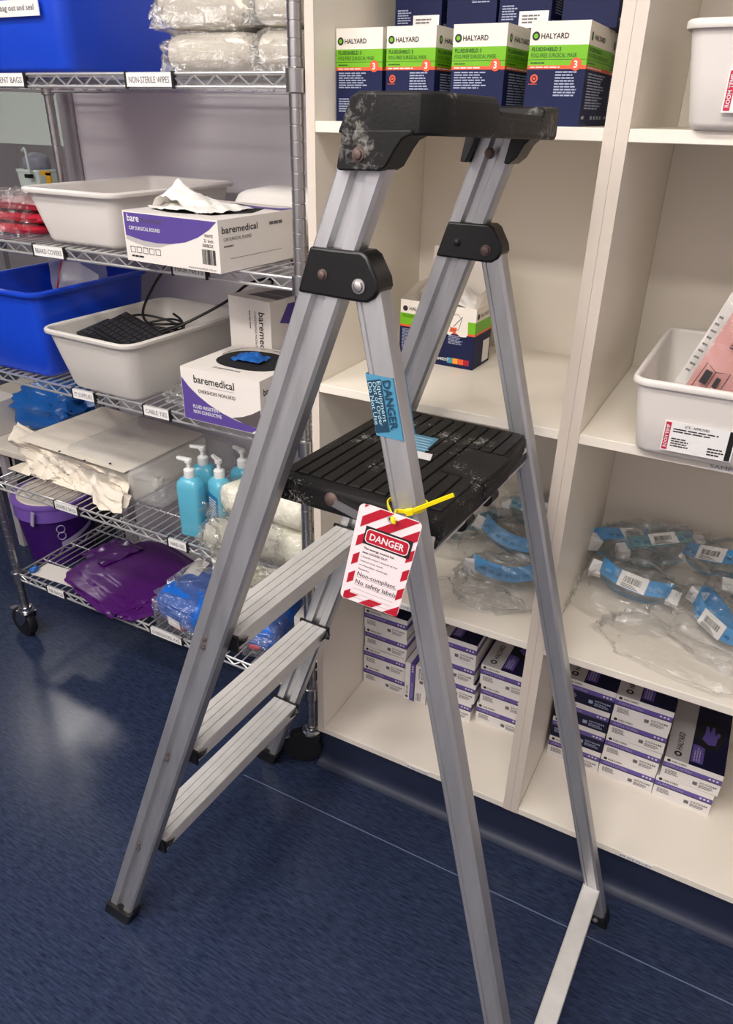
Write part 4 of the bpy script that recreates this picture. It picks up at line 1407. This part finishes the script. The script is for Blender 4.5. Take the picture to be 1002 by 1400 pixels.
MB().box(-.012, .016, -.015, .005, -.014, 0).build('clip', 'black', t, loc=Vector((h1.x, YB - .02, h1.z)) - bo, smooth=0)
y0 = hit(66, 236, 1, YB - .01)
MB().box(-.012, .012, -.003, .003, 0, .055).box(-.04, .012, -.003, .003, .045, .06).build('strap', 'strap_yellow', t, loc=Vector((y0.x, YB - .012, y0.z - .055)) - bo, smooth=0)
r0 = hit(4, 225, 1, YB - .05)
t = thing('white_bottle', 'white bottle with a magenta band at the left picture edge', 'bottle', (r0.x, YB - .05, zs))
MB().lathe([(.022, 0), (.024, .003), (.024, .09), (.012, .105), (.012, .12), (.004, .121)], 18).build('bottle', 'label_white', t, smooth=40)
MB().lathe([(.0245, .02), (.0245, .06)], 18).build('band', 'label_red', t, smooth=40)

# ------------------------------------------------------------------ ladder
LO = Vector((-0.16226, -0.31283, 0.0))
PSI, RHO = -0.02845, -0.02735
ladder = thing('platform_ladder', 'aluminium platform step ladder with black plastic platform, standing in front of the shelves', 'step ladder', LO, (RHO, 0, PSI))
LM = Matrix.Translation(LO) @ Matrix.Rotation(PSI, 4, 'Z') @ Matrix.Rotation(RHO, 4, 'X')
LMI = LM.inverted()


def lhit(px, py, ax, val):
    """photo pixel -> point on a plane of the ladder's own frame"""
    d = (CR * ((px - 501) / F_PX) - CU * ((py - 700) / F_PX) + CF)
    A = LMI @ CAM
    B = LMI.to_3x3() @ d
    return A + B * ((val - A[ax]) / B[ax])


H0, HT, AT, ZTOP = 0.276, 0.1956, 0.5238, 1.51
TR = 0.028


def rail_c(z):
    f = z / ZTOP
    return AT * f, (H0 + (HT - H0) * f) - TR / 2


def rail_profile(w, t, gw, gd, r=.004):
    hw, ht = w / 2, t / 2
    P = [(-hw, -ht + r), (-hw + r, -ht), (-gw, -ht), (-gw * .6, -ht + gd), (gw * .6, -ht + gd), (gw, -ht), (hw - r, -ht), (hw, -ht + r),
         (hw, ht - r), (hw - r, ht), (gw, ht), (gw * .6, ht - gd), (-gw * .6, ht - gd), (-gw, ht), (-hw + r, ht), (-hw, ht - r)]
    return P


def sweep(prof, p0, p1):
    p0, p1 = Vector(p0), Vector(p1)
    return MB().loft([[(p.x + u, p.y + v, p.z) for u, v in prof] for p in (p0, p1)])


RP = rail_profile(.060, TR, .0100, .0085)
for s in (-1, 1):
    zb = .024 + (-.0072 if s < 0 else .0072)
    a0, c0 = rail_c(zb)
    a1, c1 = rail_c(1.535)
    sweep(RP, (a0, s * c0, zb), (a1, s * c1, 1.535)).build('front_rail', 'aluminium', ladder, smooth=25)
    # rubber foot
    zf = (-.0070 if s < 0 else .0074)
    af, cf = rail_c(zf)
    ft = MB().loft([[(x, y, z) for x, y, z in rrect(.070, .040, .006, zz, af + (zz - zf) * .347, s * cf)] for zz in (zf, zf + .006, zf + .034)])
    ft.build('foot', 'black_gloss', ladder, smooth=30)
    # rivets where the steps meet the rail
    for zs_ in (.26, .54, .82):
        a_, c_ = rail_c(zs_ - .010)
        for da, dz in ((-.006, .007), (-.010, -.010)):
            rv = MB()
            n = 10
            yy = s * (c_ + TR / 2) - s * .006
            rv.loft([[(a_ + da + .0042 * f * cos(2 * pi * k / n), yy - (.0035 * g if s < 0 else -.0035 * g), zs_ - .012 + dz + .0042 * f * sin(2 * pi * k / n)) for k in range(n)] for f, g in ((1, 0), (.9, .7), (.4, 1))])
            rv.build('rivet', 'rusty_bolt', ladder, smooth=50)

# steps
for z in (.262, .541, .820):
    a_, c_ = rail_c(z)
    half = c_ - TR / 2
    st = thing('x', '', '') if False else None
    m = MB()
    A0, A1 = a_ - .033, a_ + .033
    strips = 4
    wd = (A1 - A0) / strips
    body = MB()
    body.box(A0, A1, -half, half, z - .030, z - .0022)
    so = body.build('step', 'aluminium_step', ladder, smooth=0, bevel=.0015)
    for k in range(strips):
        g = .0006
        MB().box(A0 + k * wd + (g if k else 0), A0 + (k + 1) * wd - (g if k < strips - 1 else 0), -half, half, z - .0023, z).build('tread', 'aluminium_step', so, smooth=0, bevel=.0006, seg=1)
    for s in (-1, 1):
        MB().box(A0 - .006, A1 + .006, s * (half - .0005) - .003, s * (half - .0005) + .003, z - .028, z + .003).build('end_cap', 'black_gloss', so, smooth=0, bevel=.0012)
        MB().prism([(A1 + .002, s * (half - .004), z - .004), (A1 + .014, s * (half - .012), z - .008), (A1 + .004, s * (half - .03), z - .012), (A1 + .0, s * (half - .03), z - .020), (A1, s * (half - .004), z - .024)], (0, s * .004, 0)).build('bracket', 'black_gloss', so, smooth=0)

# rear legs
RA0, RC0, RZ0 = .530, .1860, 1.385
RA1, RC1 = .9131, .2540
LPF = [(-.017, -.012), (-.014, -.015), (-.0095, -.015), (-.0083, -.0128), (-.0070, -.015), (.0120, -.015), (.017, -.0115), (.017, .012), (.014, .015), (-.014, .015), (-.017, .012)]


def rear_c(z):
    f = 1 - z / RZ0
    return RA0 + (RA1 - RA0) * f, RC0 + (RC1 - RC0) * f


for s in (-1, 1):
    zb = .020 + (-.0072 if s < 0 else .0072)
    a0, c0 = rear_c(zb)
    a1, c1 = rear_c(RZ0)
    sweep(LPF, (a0, s * c0, zb), (a1, s * c1, RZ0 + .006)).build('rear_leg', 'aluminium', ladder, smooth=25)
    zf = (-.0068 if s < 0 else .0072)
    af, cf = rear_c(zf)
    MB().loft([rrect(.042, .038, .005, zz, af - (zz - zf) * .28, s * cf) for zz in (zf, zf + .005, zf + .026)]).build('foot', 'black_gloss', ladder, smooth=30)
    rv = MB().lathe([(.006, 0), (.006, .002), (.003, .004)], 10)
    rv.v = [(af - .006 + x, s * cf - .019 - z_, zf + .015 + y) for x, y, z_ in rv.v]
    rv.build('rivet', 'rivet', ladder, smooth=40)
# lower crossbar and the one under the platform
for z, m in ((.098, .018), (1.064, .012)):
    a_, c_ = rear_c(z)
    MB().box(a_ - m - .004, a_ + m - .004, -c_, c_, z - .014, z + .014).build('crossbar', 'aluminium_step', ladder, smooth=0, bevel=.003)

# hinge brackets
NB = [(.463, 1.417), (.530, 1.4172), (.537, 1.413), (.551, 1.390), (.553, 1.380), (.548, 1.370), (.538, 1.364), (.526, 1.3635), (.446, 1.3655)]
for s in (-1, 1):
    a_, c_ = rail_c(1.39)
    ci, co = c_ - TR / 2 - .0045, c_ + TR / 2 + .0045
    ya, yb = (-co, -ci) if s < 0 else (ci, co)
    MB().prism([(a, ya, z) for a, z in NB], (0, yb - ya, 0)).build('hinge_bracket', 'black_gloss', ladder, smooth=30, bevel=.003)
    face = ya
    for (a, z, r, mm) in ((.481, 1.3885, .0050, 'rusty_bolt' if s < 0 else 'black'), (.528, 1.381, .0066, 'rivet' if s < 0 else 'rusty_bolt')):
        b = MB()
        n = 14
        b.loft([[(a + r * f * cos(2 * pi * k / n), face - g, z + r * f * sin(2 * pi * k / n)) for k in range(n)] for f, g in ((1.25, 0), (1.25, .0012), (1, .0014), (.85, .004), (.4, .0052))])
        b.build('bolt', mm, ladder, smooth=40)

# top tray
tr = MB()
pts = [(.497, 1.531), (.606, 1.531), (.609, 1.536), (.609, 1.564), (.604, 1.568), (.519, 1.568), (.512, 1.564)]
tray = thing('x', '', '') if False else None
sec = [(-.205, .572, .0), (-.199, .588, .001), (-.186, .600, .002), (-.165, .607, .002), (-.045, .609, .004), (-.036, .609, -.010), (.116, .609, -.012), (.123, .609, .001), (.185, .608, .003), (.197, .604, .003), (.203, .592, .002)]
rings = []
for (c, amax, dz) in sec:
    rings.append([(min(a, amax - (.609 - a) * .5 if a > .6 else a), c, z + (dz if z > 1.55 else 0)) for a, z in pts])
tr.loft(rings)
tro = tr.build('top_tray', 'black_plastic', ladder, smooth=25, bevel=.004, seg=3)
# shallow pockets' raised lip
MB().box(.514, .600, -.034, .114, 1.5535, 1.5565).build('tray_floor', 'black_gloss', tro, smooth=0)
MB().box(.6030, .6082, -.034, .114, 1.552, 1.5585).build('tray_lip', 'black_plastic', tro, smooth=0, bevel=.0015)
# boots over the rail ends
bn = [(.503, 1.534), (.497, 1.499), (.499, 1.496), (.548, 1.4975), (.556, 1.502), (.566, 1.518), (.573, 1.527), (.583, 1.5315), (.583, 1.536)]
MB().prism([(a, -.206, z) for a, z in bn], (0, .042, 0)).build('rail_boot', 'black_plastic', ladder, smooth=30, bevel=.003)
for (aa, ab, lean) in ((.482, .494, 0), (.556, .590, 1)):
    if not lean:
        pp = [(.489, 1.533), (.483, 1.500), (.492, 1.499), (.506, 1.533)]
    else:
        pp = [(.556, 1.533), (.549, 1.500), (.556, 1.499), (.567, 1.508), (.576, 1.524), (.586, 1.533)]
    MB().prism([(a, .150, z) for a, z in pp], (0, .044, 0)).build('rail_boot', 'black_gloss', ladder, smooth=30, bevel=.0015)
for (a, c, z, mm, r) in ((.5235, -.206, 1.512, 'rusty_bolt', .0055), (.5235, .1605, 1.512, 'rusty_bolt', .0060)):
    b = MB()
    n = 14
    b.loft([[(a + r * f * cos(2 * pi * k / n), c - g, z + r * f * sin(2 * pi * k / n)) for k in range(n)] for f, g in ((1.3, 0), (1.3, .0012), (1, .0014), (.85, .004), (.4, .005))])
    b.build('bolt', mm, ladder, smooth=40)

# platform
ZP = 1.105
CN, CFAR = -.166, .190
OUT = [(.374, CN), (.556, CN), (.578, CN - .010), (.616, CN - .010), (.632, CN + .004), (.637, -.040), (.634, .078), (.626, CFAR - .014), (.616, CFAR), (.374, CFAR)]
plo = MB().prism([(a, c, ZP - .0020) for a, c in reversed(OUT)], (0, 0, -.040)).build('platform', 'black_speckled', ladder, smooth=25, bevel=.009, seg=4)
for (c0, c1) in ((CN - .004, -.044), (.082, CFAR - .004)):
    MB().prism([(.596, c0, ZP - .030), (.628, c0, ZP - .030), (.630, c0, ZP - .040), (.624, c0, ZP - .056), (.604, c0, ZP - .058)], (0, c1 - c0, 0)).build('edge_block', 'black_gloss', plo, smooth=30, bevel=.005)
ng = 12
A0, A1 = .380, .626
wd = (A1 - A0) / ng
for k in range(ng):
    a0, a1 = A0 + k * wd + .0014, A0 + (k + 1) * wd - .0014
    segs = [(CN + .020, CFAR - .018)]
    if a1 > .566:
        segs = [(CN + .018, -.036), (.076, CFAR - .018)]
    for (c0, c1) in segs:
        MB().box(a0, a1, c0, c1, ZP - .004, ZP + .0012).build('tread_rib', 'black_speckled', plo, smooth=0, bevel=.0012, seg=1)
half = -CN
MB().prism([(.569, -.030, ZP - .006), (.637, -.033, ZP - .006), (.640, .066, ZP - .006), (.567, .072, ZP - .006)], (0, 0, .0075)).build('latch', 'black_speckled', plo, smooth=0, bevel=.002)
MB().prism([(.632, -.032, ZP), (.641, -.031, ZP - .008), (.640, -.030, ZP - .032), (.632, -.030, ZP - .032)], (0, .095, 0)).build('latch_lip', 'black_plastic', plo, smooth=30, bevel=.002)
for c in (-.05, .045):
    h_ = MB().lathe([(.012, -.014), (.012, .014)], 16)
    h_.v = [(.618 + x, c + z_, ZP - .058 + y) for x, y, z_ in h_.v]
    h_.build('crossbar_hook', 'black_gloss', plo, smooth=40)
b = MB()
b.loft([[(.470 + .009 * f * cos(2 * pi * k / 14), -half - g, ZP - .018 + .009 * f * sin(2 * pi * k / 14)) for k in range(14)] for f, g in ((1.2, -.002), (1.2, .001), (.8, .004), (.3, .005))])
b.build('bolt', 'rusty_bolt', plo, smooth=40)
MB().prism([(.466, -half - .004, ZP - .012), (.474, -half - .004, ZP - .026), (.535, -half - .004, ZP - .040), (.535, -half - .004, ZP - .028)], (0, .003, 0)).build('strut', 'rivet', plo, smooth=0)
# sticker on the platform
sp = [lhit(x, y, 2, ZP + .0018) for x, y in ((552, 590), (600, 600), (565, 632), (534, 624))]
stk = MB().add(sp, [(0, 3, 2, 1)]).build('platform_sticker', 'sticker_blue', plo, smooth=0)
stk['label'] = 'blue and white sticker on the platform'
e1 = (sp[1] - sp[0])
e2 = (sp[3] - sp[0])
q_ = lambda u, v, lz=.0003: sp[0] + e1 * u + e2 * v + Vector((0, 0, lz))
MB().add([q_(.0, .62), q_(1, .62), q_(1, .86), q_(0, .86)], [(0, 3, 2, 1)]).build('sticker_band', 'label_white', stk, smooth=0)
b = MB()
for k in range(5):
    b.add([q_(.12, .1 + .1 * k), q_(.86 - .05 * (k % 2), .1 + .1 * k), q_(.86 - .05 * (k % 2), .13 + .1 * k), q_(.12, .13 + .1 * k)], [(0, 3, 2, 1)])
b.build('fine_print', 'sticker_pale', stk, smooth=0)

# blue out-of-order tape on the near rear leg
z0, z1 = 1.214, 1.285
a0, c0 = rear_c(z0)
a1, c1 = rear_c(z1)
pf = [(-.0178, -.0158), (.0178, -.0158), (.0178, .0158), (-.0178, .0158)]
tp = MB().loft([[(a0 + u, -c0 + v, z0) for u, v in pf], [(a1 + u, -c1 + v, z1) for u, v in pf]], cap0=False, cap1=False).build('warning_tape', 'sticker_blue', ladder, smooth=0)
tp['label'] = 'blue out-of-order tape around the near rear leg'
dv = Vector((a0 - a1, -(c0 - c1), z0 - z1))
dv.normalize()
upv = Vector((cos(0), 0, 0))
ft = (dv, (Vector((1, 0, 0)) - dv * dv.x).normalized())
og = Vector((a1, -c1 - .0160, z1))
sv_ = [('DANGER', .004, .0098, .058), ('Equipment', -.0035, .0052, .048), ('Out of Order', -.0095, .0052, .052), ('Do Not Use', -.0155, .0052, .050)]
dk = MB().add([og + ft[0] * .004 + ft[1] * -.0165 + Vector((0, -.0004, 0)), og + ft[0] * .066 + ft[1] * -.0165 + Vector((0, -.0004, 0)), og + ft[0] * .066 + ft[1] * .002 + Vector((0, -.0004, 0)), og + ft[0] * .004 + ft[1] * .002 + Vector((0, -.0004, 0))], [(0, 1, 2, 3)]).build('tape_panel', 'sticker_dark', tp, smooth=0)
for (s_, off, hh, ww) in sv_:
    text(s_, og + ft[0] * .006 + ft[1] * off, hh, 'sticker_pale' if s_ != 'DANGER' else 'sticker_dark', tp, ft, width=ww, bold=.02 if s_ == 'DANGER' else 0, lift=.0012)

# ------------------------------------------------------------------ danger tag and cable tie
TL, TRc, BR, BL = Vector((.4284, -.5996, 1.1808)), Vector((.4944, -.5916, 1.1703)), Vector((.479, -.6152, 1.0559)), Vector((.413, -.6231, 1.0665))
ex = (TRc - TL).normalized()
nrm = ex.cross((TL - BL)).normalized()
ey = nrm.cross(ex).normalized()
TW, THh = (TRc - TL).length, (TL - BL).length
dt = thing('danger_tag', 'red and white striped danger tag hanging from the near rear ladder leg', 'warning tag', BL)
T = Matrix.Identity(4)
for i in range(3):
    T[i][0], T[i][1], T[i][2], T[i][3] = ex[i], nrm[i] * -1, ey[i], BL[i]
dt.matrix_world = T          # local x across, -y out of the card, z up
dt.location = BL
cardp = [(x, z) for x, _, z in [(p_[0] + TW / 2, 0, p_[1] + THh / 2) for p_ in rrect(TW, THh, .006, 0)]]
MB().prism([(x, .0, z) for x, z in cardp], (0, .0008, 0)).build('card', 'tag_white', dt, smooth=0)
# diagonal red stripes on the border, clipped to a frame
b = MB()


def clip(poly_, inside, inter):
    out = []
    for i in range(len(poly_)):
        p_, q2 = poly_[i - 1], poly_[i]
        if inside(q2):
            if not inside(p_):
                out.append(inter(p_, q2))
            out.append(q2)
        elif inside(p_):
            out.append(inter(p_, q2))
    return out


def clip_rect(pl_, x0, x1, z0, z1):
    for ax, val, sg in ((0, x0, 1), (0, x1, -1), (1, z0, 1), (1, z1, -1)):
        if not pl_:
            return pl_
        ins = lambda p_: (p_[ax] - val) * sg >= -1e-9

        def it(p_, q2):
            t_ = (val - p_[ax]) / (q2[ax] - p_[ax])
            return (p_[0] + (q2[0] - p_[0]) * t_, p_[1] + (q2[1] - p_[1]) * t_)
        pl_ = clip(pl_, ins, it)
    return pl_


mg = .0006
frames = [(mg, TW - mg, THh - .0245, THh - mg), (mg, .0075, .0095, THh - .0245), (TW - .0075, TW - mg, .0095, THh - .0245), (mg, TW - mg, mg, .0095)]
per = .0235
for k in range(-6, 16):
    z_ = k * per
    band = [(-.01, z_ - .0128), (TW + .01, z_ + (TW + .02) * .8 - .0128), (TW + .01, z_ + (TW + .02) * .8), (-.01, z_)]
    for fr_ in frames:
        pc = clip_rect(band, *fr_)
        if pc and len(pc) > 2:
            b.add([(x, -.0003, z) for x, z in pc], [tuple(range(len(pc)))])
b.build('stripes', 'tag_red', dt, smooth=0)
zt = THh - .0245
quad((.0075, 0, zt - .0210), TW - .0120, .0215, 'black', dt, FRONT, 'heading_panel', lift=.0004)
rp = [(p_[0] + TW / 2 + .001, p_[1] + zt - .0103) for p_ in rrect(TW - .0165, .0170, .005, 0)]
poly(rp, (0, 0, 0), 'tag_white', dt, FRONT, 'heading_border', lift=.0006)
rp = [(p_[0] + TW / 2 + .001, p_[1] + zt - .0103) for p_ in rrect(TW - .0185, .0150, .004, 0)]
poly(rp, (0, 0, 0), 'tag_red', dt, FRONT, 'heading', lift=.0008)
text('DANGER', (.0145, 0, zt - .0142), .0078, 'tag_white', dt, width=.0405, bold=.02, lift=.0011)
lines = [('The energy source has', .0365, .0025), ('been LOCKED OUT.', .030, .0025), ('Unauthorized removal of this', .043, .0022), ('lockout may result', .027, .0022), ('in immediate discharge.', .034, .0022), ('Remarks:', .013, .0022)]
for k, (s_, ww, hh) in enumerate(lines):
    text(s_, (.0105, 0, zt - .0265 - .0052 * k), hh, 'ink', dt, width=ww, bold=.02 if k < 2 else .0)
text('Non-compliant.', (.0108, 0, zt - .0605), .0052, 'ink', dt, width=.047, name='handwriting')
text('No safety labels', (.0108, 0, zt - .0705), .0056, 'ink', dt, width=.049, name='handwriting')
for k in range(5):
    quad((.0095, 0, zt - .0620 - .0054 * k - (.0045 if k else 0)), TW - .019, .0003, 'ink_grey', dt, FRONT, 'ruled_line')
hx, hz = .0325, THh - .0072
disc((hx, 0, hz), .0042, 'rivet', dt, FRONT, 'eyelet', lift=.0010, r0=.0024)
disc((hx, 0, hz), .0024, 'black', dt, FRONT, 'hole', lift=.0009)
MB().prism([(x - .004, .0030, z - .002) for x, z in cardp], (0, .0006, 0)).build('back_card', 'tag_white', dt, rot=(0, radians(-1.2), 0), smooth=0)

hole = T @ Vector((hx, -.0012, hz))
zt_ = lhit(562, 700, 1, -.216).z
al, cl = rear_c(zt_)
ctr = LM @ Vector((al, -cl, zt_))
lv = lambda a, c, dz=0.0: LM @ Vector((al + a, -cl + c, zt_ + dz))
tie = thing('cable_tie', 'yellow cable tie looped around the near rear ladder leg through the tag', 'cable tie', ctr)
head = lv(.012, -.021, .001)
path = [T @ Vector((hx, .003, hz)), hole, hole + nrm * .003 + ex * .006, lv(-.004, -.024, -.001), head, lv(.021, -.010), lv(.021, .010), lv(.012, .019), lv(-.012, .019), lv(-.021, .010), lv(-.023, -.010), T @ Vector((hx, .006, hz)), T @ Vector((hx, .003, hz))]
sp_ = spline(path, 6)
b = MB()


def strap(b, P, w, th):
    rings = []
    for i, p_ in enumerate(P):
        t_ = (P[min(i + 1, len(P) - 1)] - P[max(i - 1, 0)]).normalized()
        up_ = Vector((0, 0, 1))
        up_ = (up_ - t_ * up_.dot(t_)).normalized()
        sd = t_.cross(up_)
        rings.append([p_ - ctr + up_ * (w * x) + sd * (th * y) for x, y in ((-.5, -.5), (.5, -.5), (.5, .5), (-.5, .5))])
    b.loft(rings)


strap(b, sp_, .0046, .0016)
b.build('loop', 'tie_yellow', tie, smooth=40)
far = hit(626, 677, 0, head.x + .042)
far = head + (CR * .0480 + CU * .0190 - CF * .012)
tl = [head - ctr + ctr - (far - head) * .05, head.lerp(far, .5), far]
b = MB()
strap(b, [Vector(p_) for p_ in tl] + [far + (far - head) * .08], .0050, .0016)
b.build('tail', 'tie_yellow', tie, smooth=0)
hb = MB().box(-.0045, .0045, -.003, .003, -.0042, .0042).build('head', 'tie_yellow', tie, loc=head - ctr, rot=(0, radians(-15), radians(25)), smooth=0, bevel=.001)
